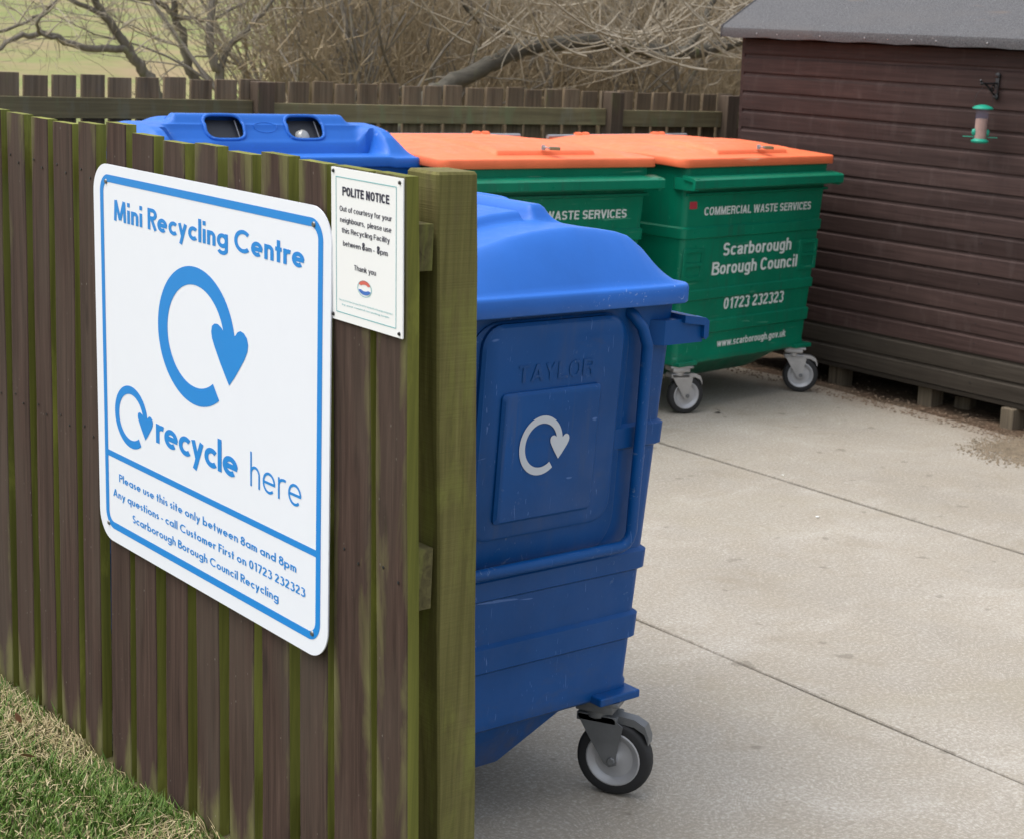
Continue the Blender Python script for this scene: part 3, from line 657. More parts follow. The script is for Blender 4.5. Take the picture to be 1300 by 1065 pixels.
# ------------------------------------------------------------------ signs
sp = Plane((1.7557, 3.6619, 1.5665), (-.0071, -.99997, 0), (-.0217, .0002, .99976))
sign = empty('recycling_sign', sp.p(.5, -.9)); tag(sign, 'large white sign with rounded corners, blue border and loop arrow, reading Mini Recycling Centre', 'sign')
def grab(root, objs):
    for o in objs: o.parent = root; o.matrix_parent_inverse = Matrix.Translation(-root.location)
S = []
S.append(slab_shape(sp, -.0174, 1.006, 0, -.905, .068, .003, M_white, None, 'panel', 12))
S.append(frame_ring(sp, .018, .978, -.0235, -.8725, .042, .0172, M_signblue, None, 'border', n=12))
S.append(put_stroke(sp, 'Mini Recycling Centre', .0887, .9117, -.126, .0475, .178, M_signblue, None, gap=.085))
S.append(loop_logo(sp, .472, -.3333, .1517, M_signblue, None, 1.133))
S.append(loop_logo(sp, .1595, -.577, .0737, M_signblue, None, 1.133))
S.append(put_stroke(sp, 'recycle', .2832, .6533, -.609, .069, .17, M_signblue, None, gap=.045))
S.append(put_stroke(sp, 'here', .7052, .9055, -.609, .0715, .08, M_signblue, None, gap=.14))
mb = MB(); mb.add([sp.p(.0345, -.680, .0005), sp.p(.9615, -.680, .0005), sp.p(.9615, -.6945, .0005), sp.p(.0345, -.6945, .0005)], [(0, 1, 2, 3)]); S.append(mb.build('divider', M_signblue))
S.append(put_stroke(sp, 'Please use this site only between 8am and 8pm', .0908, .8879, -.7475, .0190, .160, M_signblue, None, gap=.11))
S.append(put_stroke(sp, 'Any questions - call Customer First on 01723 232323', .0584, .9219, -.790, .0190, .160, M_signblue, None, gap=.11))
S.append(put_stroke(sp, 'Scarborough Borough Council Recycling', .159, .8193, -.831, .0190, .160, M_signblue, None, gap=.11))
for u, v in ((.0507, -.0401), (.9449, -.036), (.0323, -.864), (.95, -.8575)): S.append(dot(sp, u, v, .006, M_screw, None, h=.0008))
grab(sign, S)
np_ = Plane((1.7465, 2.6567, 1.6461), (-.03337, -.99944, 0), (-.0384, .0013, .99926))
notice = empty('notice_sign', np_.p(.12, -.28)); tag(notice, 'small white rectangular polite notice with thin teal border near the square post', 'sign')
S = [slab_shape(np_, -.002, .240, .0, -.287, .001, .0025, M_wnotice, None, 'panel', 1),
     frame_ring(np_, .0145, .2195, -.016, -.2715, .001, .0016, M_teal, None, 'border', n=1)]
def nt_(b, u0, u1, base, cap, t=.135, m=M_black): S.append(put_font(np_, b, u0, u1, base, cap, m, None, t=t))
nt_('POLITE NOTICE', .0377, .1966, -.0500, .0165, .2)
nt_('Out of courtesy for your', .028, .2046, -.0795, .0098)
nt_('neighbours,  please use', .0295, .2032, -.1000, .0098)
nt_('this Recycling Facility', .0355, .1977, -.1193, .0098)
nt_('between', .0396, .1010, -.1435, .0098); nt_('8', .1060, .1150, -.1435, .0140, .2); nt_('am -', .1170, .1480, -.1435, .0098); nt_('8', .1560, .1650, -.1435, .0140, .2); nt_('pm', .1670, .1915, -.1435, .0098)
nt_('Thank you', .0779, .1528, -.1845, .0100)
nt_('This notice has been put up at this site for the benefit of the people living near it', .0241, .208, -.2480, .0030, .12, M_teal)
nt_('by your council recycling team', .0354, .196, -.2560, .0030, .12, M_teal)
for (mm, cu, cv, ru, rv, a0, a1) in ((M_redprint, .114, -.210, .020, .011, 10, 170), (M_blueprint, .114, -.216, .021, .010, 190, 350), (M_teal, .114, -.2145, .0245, .0155, 0, 359)):
    mb = MB(); A = arc(cu, cv, ru, rv, a0, a1, 20); B = arc(cu, cv, ru * (.93 if mm is M_teal else .55), rv * (.93 if mm is M_teal else .3), a0, a1, 20)
    mb.add([np_.p(*q, .0006) for q in A] + [np_.p(*q, .0006) for q in B], [(j, j + 1, 22 + j, 21 + j) for j in range(20)]); S.append(mb.build('crest', mm))
for u, v in ((.0065, -.007), (.230, -.008), (.0045, -.278), (.230, -.279)): S.append(dot(np_, u, v, .0038, M_iron, None, h=.0003))
grab(notice, S)

# ------------------------------------------------------------------ wheeled bins (front is local -y, origin on the ground in the middle)
HX, HY = .6675, .50
def sstep(a, b, x):
    if a == b: return float(x > a)
    k = min(max((x - a) / (b - a), 0), 1); return k * k * (3 - 2 * k)
def interp(x, pts):
    for i in range(len(pts) - 1):
        if x <= pts[i + 1][0]:
            (a, za), (b, zb) = pts[i], pts[i + 1]; return za + (zb - za) * (x - a) / (b - a)
    return pts[-1][1]
def blue_h(x, y):      # y measured from the front edge
    e = HX - abs(x); g = 1 - (1 - min(1, max(0, (e - .010) / .100))) ** 1.35
    prof = interp(y, [(0, 0), (.012, .002), (.03, .014), (.09, .082), (.13, .108), (.17, .119), (.24, .128), (.31, .134), (.37, .132), (.43, .127), (.50, .116), (.58, .096), (.75, .058), (.92, .022), (.985, .004), (1, 0)])
    z = 1.336 + prof * g
    # raised aperture box, narrower at the top
    if y < .345:
        k = 1 - sstep(.43, .50, abs(x)); deck = 1.342; zz = deck if y < .17 else interp(y, [(.17, deck), (.185, 1.392), (.195, 1.398), (.268, 1.500), (.278, 1.507), (.312, 1.507), (.335, 1.46), (.345, 1.455)])
        kb = min(1, max(0, (.50 - .065 * sstep(.2, .28, y) - abs(x)) / (.085 - .055 * sstep(.2, .28, y))))
        if y < .17: z = z + (deck - z) * (1 - min(1, max(0, (abs(x) - .49) / .03)))
        else: z = z + (max(zz, z) - z) * kb if y > .23 else z + (zz - z) * (1 - sstep(.43, .50, abs(x)))
    else:
        kb = 1 - sstep(.40, .425, abs(x)); z += .022 * kb * (1 - sstep(.8, .9, y)) 
    # moulded groove round the lid just inside the rim
    return z
def green_h(x, y):
    e = HX - abs(x); g = math.sin(min(1, max(0, e / .42)) * pi / 2) ** .7
    p = interp(y, [(0, 0), (.03, .006), (.12, .5), (.24, .82), (.4, .96), (.6, 1.0), (1, .96)])
    z = 1.342 + .046 * p * (.18 + .82 * g) * (1 if y > .03 else y / .03)
    z += .018 * sstep(.072, .080, y) * (1 - sstep(.30, .315, abs(x) + .0)) * (1 - sstep(.35, .75, y))
    c = .42 - .10 * (y - .2) ** 2 * 4
    for q in (.40, .50): z += .005 * math.exp(-((abs(x) - (q - .14 * y)) / .010) ** 2) * sstep(.12, .2, y) * (1 - sstep(.85, .95, y))
    for q in (.30, .45, .60): z += .004 * math.exp(-((y - q - .25 * abs(x) ** 2) / .008) ** 2) * (1 - sstep(.22, .3, abs(x)))
    return z
def lid_mesh(fn, m, holes=None, step=.0065, name='lid', rim=.046):
    nx = int(2 * HX / step); ny = int(2 * HY / step); r = .045; V = []; F = []; idx = {}
    def clampc(x, y):
        ax, ay = abs(x), abs(y)
        if ax > HX - r and ay > HY - r:
            dx, dy = ax - (HX - r), ay - (HY - r); d = max(dx, dy); L = math.hypot(dx, dy)
            if L > 1e-9: dx, dy = dx * d / L, dy * d / L
            ax, ay = HX - r + dx, HY - r + dy
        return math.copysign(ax, x), math.copysign(ay, y)
    for j in range(ny + 1):
        for i in range(nx + 1):
            x = -HX + 2 * HX * i / nx; y = -HY + 2 * HY * j / ny; z = fn(x, y + HY); cx, cy = clampc(x, y); V.append((cx, cy, z))
    for j in range(ny):
        for i in range(nx):
            x = -HX + 2 * HX * (i + .5) / nx; y = 2 * HY * (j + .5) / ny
            if holes and holes(x, y): continue
            F.append((j * (nx + 1) + i, j * (nx + 1) + i + 1, (j + 1) * (nx + 1) + i + 1, (j + 1) * (nx + 1) + i))
    B = [i for i in range(nx + 1)] + [j * (nx + 1) + nx for j in range(1, ny + 1)] + [ny * (nx + 1) + i for i in range(nx - 1, -1, -1)] + [j * (nx + 1) for j in range(ny - 1, 0, -1)]
    k = len(B); prev = B
    for (off, dz) in ((.004, -.003), (.0065, -.009), (.0065, -rim + .004), (.003, -rim), (-.012, -rim), (-.012, -rim + .03)):
        cur = []
        for b in B:
            x, y, z = V[b]; nxn = x / HX; nyn = y / HY; L = 1
            d = Vector((max(0, abs(x) - (HX - r)) * math.copysign(1, x), max(0, abs(y) - (HY - r)) * math.copysign(1, y))); 
            if d.length < 1e-6: d = Vector((x, y))
            d.normalize(); cur.append(len(V)); V.append((x + d.x * off, y + d.y * off, z + dz))
        for j in range(k): F.append((prev[j], cur[j], cur[(j + 1) % k], prev[(j + 1) % k]))
        prev = cur
    mb = MB(); mb.v = V; mb.f = F; mb.m = [0] * len(F); return mb.build(name, m, smooth=50)
AP = .195
def hole(x, y):
    for s in (-AP, AP):
        dx, dy = abs(x - s) / .088, abs(y - .2335) / .034
        if dx < 1 and dy < 1 and (max(dx - .62, 0) / .38) ** 2 + (max(dy - .5, 0) / .5) ** 2 < 1: return True
    return False
def body_off(z, ft=.07):
    k = (1.27 - z) / 1.01; return .575 + .05 * (1 - k), .490 - ft * k, .47 - .035 * k
def make_bin(kind):
    root = empty('wheeled_bin'); MBdy = M_bluebody if kind == 'blue' else M_green; ML = M_bluelid if kind == 'blue' else M_orange
    ft = .04
    # tapered body with pressed bands, hopper bottom in the same mesh
    zs = []
    for a, b in ((.93, .99), (.605, .66), (.42, .49)): zs += [(a - .004, 0), (a + .004, .010), (b - .006, .010), (b + .002, 0)]
    zs += [(.262, -.004), (.27, .004), (.30, .004), (.31, 0), (1.13, 0), (1.305, 0)]
    zs.sort(); rings = []
    def ring(z, o):
        hx, hf, hb = body_off(z, ft); hx += o; cy = (hb - hf) / 2; return rrect(hx, (hf + hb) / 2 + o, .030, z, 5, 0, cy)
    R = [ring(z, o) for z, o in zs]
    mb = MB(); mb.loft([rrect(.53, .35, .05, .255, 5, 0, 0)] + R, caps=True)
    mb.build('body', MBdy, root, smooth=28)
    mb = MB(); mb.loft([rrect(.49, .10, .03, .130, 4), rrect(.50, .115, .03, .134, 4), rrect(.548, .29, .03, .258, 4)] if kind == 'blue' else [rrect(.30, .25, .03, .145, 4), rrect(.32, .27, .03, .150, 4), rrect(.45, .40, .03, .258, 4)]); mb.build('hopper_bottom', MBdy, root, smooth=28)
    # front lifting ledge
    mb = MB(); y0 = -.488
    sec = [(y0 + .002, 1.257), (y0 - .072, 1.246), (y0 - .083, 1.238), (y0 - .083, 1.199), (y0 - .073, 1.192), (y0 - .066, 1.199), (y0 - .066, 1.228), (y0 + .002, 1.238)]
    mb.loft([[(-.66, a, b) for a, b in sec], [(.66, a, b) for a, b in sec]])
    sec2 = [(y0 + .005, 1.168), (y0 - .012, 1.166), (y0 - .014, 1.156), (y0 + .005, 1.150)]
    if kind != 'blue': mb.loft([[(-.62, a, b) for a, b in sec2], [(.62, a, b) for a, b in sec2]])
    mb.build('lifting_ledge', MBdy, root, smooth=30)
    for s in (-1, 1):
        hx = .625; mb = MB(); x0, x1 = (hx - .003, hx + .024); a = [(s * x0, -.565), (s * x1, -.560), (s * x1, -.43), (s * x0, -.40)]
        if s < 0: a = a[::-1]
        mb.loft([[(x, y, 1.185) for x, y in a], [(x, y, 1.246) for x, y in a]]); mb.build('ledge_bracket', MBdy, root)
    # end frames of bent tube
    for s in ((-1, 1) if kind == 'blue' else (1,)):
        def ep(y, z, o=.03): return (s * (body_off(z)[0] + o), y, z)
        pts = [ep(-.33, 1.275, -.01), ep(-.335, 1.262, .012), ep(-.352, 1.235, .028), ep(-.372, 1.19), ep(-.378, 1.0), ep(-.38, .80), ep(-.382, .72)] + [ep(-.38 + .03 * (1 - cos(q)), .715 - .03 * sin(q)) for q in (.5, 1.0, 1.4)] + [ep(-.34, .684), ep(0, .684), ep(.34, .684)]
        pts += [ep(.37, .70), ep(.378, .74), ep(.375, 1.0), ep(.36, 1.2), ep(.33, 1.275, -.01)]
        mb = MB(); mb.tube(pts, .0145, 12); mb.build('end_tube', MBdy, root, smooth=60)
    if kind == 'blue':
        # pressed end panels (one on each end)
        for s in (-1, 1):
            def pr(cy, cz, hw, hh, r, o): return [(s * (body_off(z)[0] + o), y, z) for y, z, _ in rrect(hw, hh, r, 0, 6, cy, cz)]
            mb = MB(); mb.loft([pr(-.09, .975, .245, .30, .09, -.002), pr(-.09, .975, .245, .30, .09, .004), pr(-.09, .975, .238, .293, .085, .009)]); mb.build('end_panel', MBdy, root, smooth=35)
            mb = MB(); mb.loft([pr(-.09, 1.015, .215, .255, .055, .008), pr(-.09, 1.015, .215, .255, .055, .018), pr(-.09, 1.015, .207, .247, .05, .024)]); mb.build('end_panel', MBdy, root, smooth=35)
            mb = MB(); mb.loft([pr(-.085, .955, .150, .155, .012, .023), pr(-.085, .955, .150, .155, .012, .029), pr(-.085, .955, .143, .148, .012, .035)]); mb.build('end_panel', MBdy, root, smooth=35)
        o_ = body_off(.98)[0] + .036; sl = .0495
        up = Vector((-sl, 0, 1)).normalized()
        pl = Plane((-o_ - .0006, 0, .98), (0, -1, 0), Vector((-sl, 0, 1)).normalized())
        loop_logo(pl, .055, .0, .071, M_lightprint, root, .92)
        pl2 = Plane((-(body_off(1.15)[0] + .024) - .0004, 0, 1.15), (0, -1, 0), Vector((-sl, 0, 1)).normalized())
        t_ = put_font(pl2, 'TAYLOR', -.02, .21, -.018, .040, MBdy, root, h=.0014, t=.15); t_.name = 'embossed_lettering'
        # pale blue sticker low on the front
        mb = MB(); yy = [(z, -body_off(z)[1] - .0015) for z in (.80, .98)]
        mb.add([(-.52, yy[0][1], .80), (-.28, yy[0][1], .80), (-.28, yy[1][1], .98), (-.52, yy[1][1], .98)], [(0, 1, 2, 3)]); mb.build('sticker', M_cyansticker, root)
    else:
        pf = Vector((0, -ft / 1.01, 1)).normalized()          # front face slope
        def fp(z): return -body_off(z, ft)[1]
        pl = Plane((0, fp(.8) - .0015, .8), (1, 0, 0), pf)
        S_ = M_whiteprint
        put_font(pl, 'COMMERCIAL WASTE SERVICES', -.46, .492, .248, .043, S_, root, h=.001, t=.17, lean=-.002)
        put_font(pl, 'Scarborough', -.265, .348, .028, .068, S_, root, h=.001, t=.17)
        put_font(pl, 'Borough Council', -.345, .42, -.070, .068, S_, root, h=.001, t=.17)
        put_font(pl, '01723 232323', -.21, .33, -.262, .062, S_, root, h=.001, t=.17)
        put_font(pl, 'www.scarborough.gov.uk', -.232, .39, -.464, .040, S_, root, h=.001, t=.17)
        mb = MB(); y_ = fp(1.1) - .0015; mb.add([(-.585, y_, 1.085), (-.525, y_, 1.085), (-.525, y_, 1.122), (-.585, y_, 1.122)], [(0, 1, 2, 3)]); mb.build('sticker', M_redsticker, root)
        for s in (-1, 1):       # pressed pockets beside the lettering
            for cz, hh in ((.795, .085),):
                mb = MB(); cx = s * .51
                def q(hw, hh_, o): return [(x, fp(z) - o, z) for x, z, _ in rrect(hw, hh_, .008, 0, 2, cx, cz)]
                o1 = q(.085, hh, .0); o2 = q(.083, hh - .002, .008); i2 = q(.062, hh - .022, .008); i1 = q(.060, hh - .024, .001)
                mb.loft([o1, o2, i2, i1], caps=False); mb.build('pressed_pocket', MBdy, root, smooth=25)
                mb = MB(); mb.box((cx - .066, fp(.795) - .008, .785), (cx + .066, fp(.795) + .004, .803)); mb.build('pressed_pocket', MBdy, root)
        # pressed side ribs
    # lid
    lid = lid_mesh(blue_h if kind == 'blue' else green_h, ML, hole if kind == 'blue' else None, name='lid'); lid.parent = root
    if kind == 'blue':
        for s in (-AP, AP):
            ring1 = []
            for q in range(40):
                a = 2 * pi * q / 40; ex = math.copysign(abs(cos(a)) ** .55, cos(a)); ey = math.copysign(abs(sin(a)) ** .6, sin(a))
                x = s + ex * .092; y = .2335 + ey * .037; ring1.append((x, y - HY, blue_h(x, y) + .001))
            mb = MB(); mb.tube(ring1 + ring1[:2], .0075, 8, caps=False); mb.build('aperture_rim', ML, lid, smooth=60)
            mb = MB(); mb.add([(s - .1, .19 - HY, 1.35), (s + .1, .19 - HY, 1.35), (s + .1, .292 - HY, 1.478), (s - .1, .292 - HY, 1.478)], [(0, 1, 2, 3)]); mb.build('aperture_flap', M_flap, lid)
            mb = MB(); mb.box((s + .066, .193 - HY, 1.372), (s + .069, .27 - HY, 1.376)); 
            mb.v = [(x, y, z + (y + HY - .193) * 1.35) for x, y, z in mb.v]; mb.build('flap_wire', M_galv, lid)
        # oval maker's ring between the apertures
        ov = [(.055 * cos(2 * pi * q / 36), .2335 + .015 * sin(2 * pi * q / 36)) for q in range(38)]
        mb = MB(); mb.tube([(x, y - HY, blue_h(x, y)) for x, y in ov], .0022, 5, caps=False); mb.build('oval_mark', ML, lid, smooth=60)
    mb = MB(); mb.tube([(-.60, HY + .012, 1.375), (.60, HY + .012, 1.375)], .012, 8); mb.build('hinge_bar', M_galv if kind != 'blue' else MBdy, root, smooth=60)
    for x in (-.36, -.30, .30, .36):
        mb = MB(); mb.lathe([(.006, x - .02), (.021, x - .018), (.021, x + .018), (.006, x + .02)], 12, axis='x', c=(0, HY + .008, 1.378)); mb.build('hinge_knuckle', ML, lid, smooth=40)
    # castors
    for (sx, sy) in ((-1, -1), (1, -1), (-1, 1), (1, 1)):
        c = MB(); px, py = sx * (.54 if kind == 'blue' or sx > 0 else .50), sy * (.395 if kind == 'blue' else .415)
        ang = {(-1, -1): CA[0], (1, -1): CA[1], (-1, 1): CA[2], (1, 1): CA[3]}[(sx, sy)]
        cast = MB(); cast.box((-.065, -.055, .250), (.065, .055, .262), bev=.002); cast.box((-.05, -.05, .228), (.05, .05, .2505), bev=.004); 
        cast.lathe([(.036, .205), (.040, .210), (.040, .226), (.03, .232)], 16)
        for s in (-1, 1):     # fork cheek: wide at the top, narrow at the axle
            y0 = s * .032; t = s * .004
            P2 = [(-.05, .215), (.045, .215), (.075, .195), (.012 + .05, .115), (.064, .090), (.045, .082), (.030, .090), (-.02, .165)]
            cast.loft([[(x, y0, z) for x, z in P2], [(x, y0 + t, z) for x, z in P2]])
        cast.box((-.05, -.036, .195), (.058, .036, .218), bev=.004)
        o = cast.build('castor', M_galvdirty if kind == 'blue' else M_galv, root, smooth=30); o.location = (px, py, 0); o.rotation_euler = (0, 0, ang)
        wc = (.050, 0, .1)
        t = MB(); t.lathe([(.070, -.021), (.090, -.0225), (.097, -.018), (.1, -.008), (.1, .008), (.097, .018), (.090, .0225), (.070, .021), (.070, -.021)], 36, axis='y', c=wc, caps=False); t.build('tyre', M_tyre, o, smooth=50)
        r_ = MB()
        r_.lathe([(.012, -.028), (.014, -.018), (.030, -.010), (.052, -.012), (.060, -.020), (.069, -.0235), (.0725, -.022), (.0725, .022), (.069, .0235), (.060, .020), (.052, .012), (.030, .010), (.014, .018), (.012, .028)], 32, axis='y', c=wc)
        r_.build('wheel_rim', M_rim, o, smooth=35)
        a_ = MB(); a_.lathe([(.009, -.042), (.011, -.039), (.011, .039), (.009, .042)], 8, axis='y', c=wc); a_.build('axle_bolt', M_galvdirty, o)
        if sy < 0:
            b_ = MB(); b_.loft([[(x, -.018, z), (x, .018, z), (x, .018, z - .02), (x, -.018, z - .02)] for x, z in ((.05, .218), (.10, .214), (.128, .200), (.14, .172))]); b_.build('brake_pedal', M_galvdirty if kind == 'blue' else M_galv, o, smooth=30)
        # mounting angle between castor and body
        mb = MB(); mb.box((px - .075, py - .068, .2625), (px + .075, py + .068, .284), bev=.004); mb.build('castor_bracket', MBdy, root)
    return root
def children(o): return [c for c in bpy.data.objects if c.parent == o]
def copy_tree(o, parent=None):
    c = o.copy(); C.objects.link(c); c.parent = parent
    for ch in children(o): copy_tree(ch, c)
    return c
# castor headings so the wheel discs look the way they do in the yard
CA = [radians(-150), radians(-35), radians(200), radians(10)]
blueA = make_bin('blue'); blueB = copy_tree(blueA)
blueA.location = (2.426, 3.515, 0); blueA.rotation_euler = (0, 0, radians(90)); tag(blueA, 'blue wheeled bin nearest the camera, pale loop emblem on the end beside the square post', 'wheeled bin', 'wheeled recycling bins in the yard')
blueB.location = (3.925, 6.78, 0); blueB.scale = (1.05, 1, 1); tag(blueB, 'blue wheeled bin behind the near fence with two dark bottle openings in its lid', 'wheeled bin', 'wheeled recycling bins in the yard')
CA = [radians(-25), radians(-50), radians(60), radians(15)]
gD = make_bin('green'); gC = copy_tree(gD)
yaw = radians(6.4); ex = Vector((cos(yaw), sin(yaw), 0)); ey = Vector((-sin(yaw), cos(yaw), 0))
pD = Vector((6.06, 6.024, 0)) + ex * .669 + ey * .5
gD.location = pD; gD.rotation_euler = (0, 0, yaw); tag(gD, 'green wheeled bin with orange lid next to the brown shed, full council lettering in view', 'wheeled bin', 'wheeled recycling bins in the yard')
gC.location = (5.278, 6.60, 0); tag(gC, 'green wheeled bin with orange lid between the blue bins and the other green bin', 'wheeled bin', 'wheeled recycling bins in the yard')
# padlocks lying on the orange lids
def padlock(loc, rz, label):
    r = empty('padlock', loc, rz); mb = MB(); mb.box((.012, -.02, 0), (.062, .02, .016), bev=.003); mb.build('lock_body', M_brass, r)
    mb = MB(); mb.tube([(.012, -.012, .008), (-.012, -.012, .012), (-.020, 0, .014), (-.012, .012, .012), (.012, .012, .008)], .0035, 6); mb.build('shackle', M_galv, r, smooth=60)
    mb = MB(); mb.box((-.028, -.006, -.002), (-.008, .006, .022), bev=.002); mb.build('hasp', M_galv, r); tag(r, label, 'padlock', 'padlocks on the orange lids')
padlock(Vector((5.27, 6.165, 1.378)), radians(-28), 'brass padlock lying on the orange lid of the middle green bin')
q_ = pD + ex * .06 - ey * .435
padlock(Vector((q_.x, q_.y, 1.378)), radians(-25), 'brass padlock lying on the orange lid of the green bin beside the shed')
# bottle caught in the right opening of blueB
r = MB(); r.lathe([(.0, .0), (.028, .002), (.034, .012), (.034, .09), (.014, .13), (.012, .16)], 16); o = r.build('glass_bottle', plain('bottle_glass', (.45, .45, .42), .15, spec=.8), smooth=50)
o.location = (3.94 + .19, 6.28 + .220, 1.415); o.rotation_euler = (radians(-110), 0, radians(20)); tag(o, 'pale glass bottle base poking up in the right opening of the blue bin lid', 'bottle')

# ------------------------------------------------------------------ shed
shed = empty('garden_shed', (7.657, 5.2, .135)); shed.rotation_euler = (0, radians(-2.0), 0)
tag(shed, 'dark brown timber shed with overlapping boards and a grey felt roof at the right', 'shed')
SY0, SY1 = 2.6 - 5.2, 7.10 - 5.2
ph = .1085; prof = [(0, .004), (-.012, .0), (-.0135, ph * .70), (-.0125, ph * .76), (-.004, ph * .84), (-.001, ph * .95), (-.001, ph + .003), (.004, ph + .003)]
nseg = 1
mb = MB(); mb.loft([[(x, SY0, z) for x, z in prof], [(x, SY1, z) for x, z in prof]]); b0 = mb.build('board', M_shed, shed, smooth=20); b0.data.name = 'shed_board'
b0.location = (0, 0, 0)
mbl = MB(); mbl.loft([[(x, SY0, z) for x, z in prof], [(x, SY1, z) for x, z in prof]]); blow = mbl.build('board', M_shedlow, shed, smooth=20); b0.location.z = ph * 2
for k in range(17):
    if k in (0, 2): continue
    o = (blow if k < 2 else b0).copy(); C.objects.link(o); o.parent = shed; o.location = (rnd.uniform(-.0008, .0008), 0, ph * k); o.rotation_euler = (0, 0, 0)
mb = MB()
for k in range(17):
    for j in range(8):
        yy = SY1 - .04 - j * .58; mb.lathe([(.0035, 0), (.0035, -.0012), (.001, -.0016)], 6, axis='x', c=(-.0135, yy + rnd.uniform(-.006, .006), ph * (k + .5)))
mb.build('nail_heads', M_iron, shed)['kind'] = 'stuff'
mb = MB(); mb.box((-.010, SY1 + .001, -.01), (.03, SY1 + .026, 1.86), bev=.002); mb.build('corner_trim', M_shed, shed)
mb = MB(); mb.box((.005, SY0, -.03), (1.9, SY1, 1.86)); mb.build('wall', M_shed, shed)
# gable end boards (far end, towards the back fence)
mb = MB(); mb.add([(.0, SY1 + .003, 1.86), (1.9, SY1 + .003, 1.86), (.95, SY1 + .003, 2.4)], [(0, 1, 2)]); mb.build('gable', M_shed, shed)
mb = MB(); mb.box((-.006, SY0, -.032), (.06, SY1, -.003), bev=.003); mb.build('sole_plate', M_shedlow, shed)
tn = math.tan(radians(29)); RO = 1.886
def roofsec(xe, z, th, side):
    return None
mb = MB(); ysn = 40; V = []; F = []
for j in range(ysn + 1):
    y = SY0 - .15 + (SY1 + .105 - (SY0 - .15)) * j / ysn; wv = .003 * sin(j * 1.9) + .002 * sin(j * 4.3)
    sec = [(-.108 + wv * .5, RO - .055 + wv), (-.114 + wv, RO - .02), (-.110 + wv, RO - .002), (-.095, RO + .010 + wv * .4), (.4, RO + .010 + .495 * tn), (1.0, RO + .010 + 1.095 * tn), (2.1, RO + .01), (2.1, RO - .03), (1.0, RO - .02 + 1.095 * tn), (-.09, RO - .012), (-.098, RO - .055)]
    V += [(x, y, z) for x, z in sec]
ns = 11
for j in range(ysn):
    for i in range(ns): F.append((j * ns + i, j * ns + (i + 1) % ns, (j + 1) * ns + (i + 1) % ns, (j + 1) * ns + i))
F += [tuple(range(ns)), tuple(ysn * ns + i for i in range(ns))[::-1]]
mb.add(V, F); mb.build('roof', M_felt, shed, smooth=30)
# verge turned down over the gable end
mb = MB(); sec = [(-.112, RO - .06), (-.112, RO + .008), (1.0, RO + .0125 + 1.095 * tn), (1.0, RO - .06 + 1.095 * tn)]
ye = SY1 + .107; mb.loft([[(x, ye - .0, z) for x, z in sec], [(x, ye + .006, z) for x, z in sec]]); mb.build('verge_felt', M_felt, shed)
# felt overlap
mb = MB(); x0, x1 = .40, .93; mb.loft([[(x0, SY0 - .15, RO + .012 + (x0 + .095) * tn), (x0, SY0 - .15, RO + .018 + (x0 + .095) * tn), (x1, SY0 - .15, RO + .016 + (x1 + .095) * tn)], [(x0, SY1 + .10, RO + .012 + (x0 + .095) * tn), (x0, SY1 + .10, RO + .018 + (x0 + .095) * tn), (x1, SY1 + .10, RO + .016 + (x1 + .095) * tn)]]); mb.build('felt_strip', M_felt, shed)
# clout nails along the hanging felt edge
nail = None
for j in range(24):
    y = SY1 - .02 - j * .16
    if nail is None:
        mb = MB(); mb.lathe([(.0045, 0), (.0045, -.002), (.002, -.003)], 8, axis='x'); nail = mb.build('nail', M_galv, shed); o = nail
    else: o = nail.copy(); C.objects.link(o)
    o.location = (-.111, y, RO - .03)
# bearers under the floor
for i, (x, y, w_) in enumerate(((7.70, 5.65, .095), (7.62, 5.055, .08), (7.70, 6.3, .095), (7.68, 4.2, .09))):
    mb = MB(); mb.box((x - .0 - 7.657, y - w_ / 2 - 5.2, -.185 if i == 1 else -.165), (x + .11 - 7.657, y + w_ / 2 - 5.2, -.034), bev=.004); mb.build('bearer_block', M_block, shed)
mb = MB(); mb.box((-.06, -.045, -.02), (.06, .045, .058), bev=.006); o = mb.build('timber_offcut', M_block); o.location = (7.88, 5.50, -.0); o.rotation_euler = (0, 0, .3); tag(o, 'short square timber offcut lying in the shade under the shed', 'timber block')

# bracket and bird feeder
br = empty('wall_bracket', (7.580, 5.30, 1.77)); br.scale = (1.2, 1.3, 1.2); tag(br, 'small black scrolled iron bracket fixed on the shed boards above the bird feeder', 'bracket')
mb = MB(); mb.box((-.006, -.009, -.05), (.0, .009, .05), bev=.002); mb.lathe([(.012, .0), (.012, -.008), (.006, -.012)], 12, axis='x', c=(0, 0, .046)); mb.lathe([(.012, .0), (.012, -.008), (.006, -.012)], 12, axis='x', c=(0, 0, -.046)); mb.build('wall_plate', M_iron, br, smooth=40)
mb = MB(); mb.tube([(-.004, 0, .012), (-.05, 0, .010), (-.1, 0, .010), (-.118, 0, .016), (-.125, 0, .024)], .0045, 7); mb.lathe([(.001, -.008), (.008, -.003), (.008, .003), (.001, .008)], 10, c=(-.113, 0, .010)); mb.build('arm', M_iron, br, smooth=60)
mb = MB(); mb.tube([(-.005, 0, -.040), (-.02, 0, -.036), (-.045, 0, -.018), (-.07, 0, -.002), (-.09, 0, .006)], .004, 6); mb.tube([(-.03 + .012 * cos(a), 0, -.008 + .012 * sin(a)) for a in [i * .6 for i in range(10)]], .003, 5); mb.build('scroll', M_iron, br, smooth=60)
fd = empty('bird_feeder', (7.475, 5.30, 1.478)); tag(fd, 'green and clear tube bird feeder half full of seed hanging beside the shed wall', 'bird feeder')
mb = MB(); mb.lathe([(.001, .197), (.020, .195), (.042, .188), (.052, .180), (.053, .174), (.036, .173)], 24); mb.build('cap', M_tealplastic, fd, smooth=40)
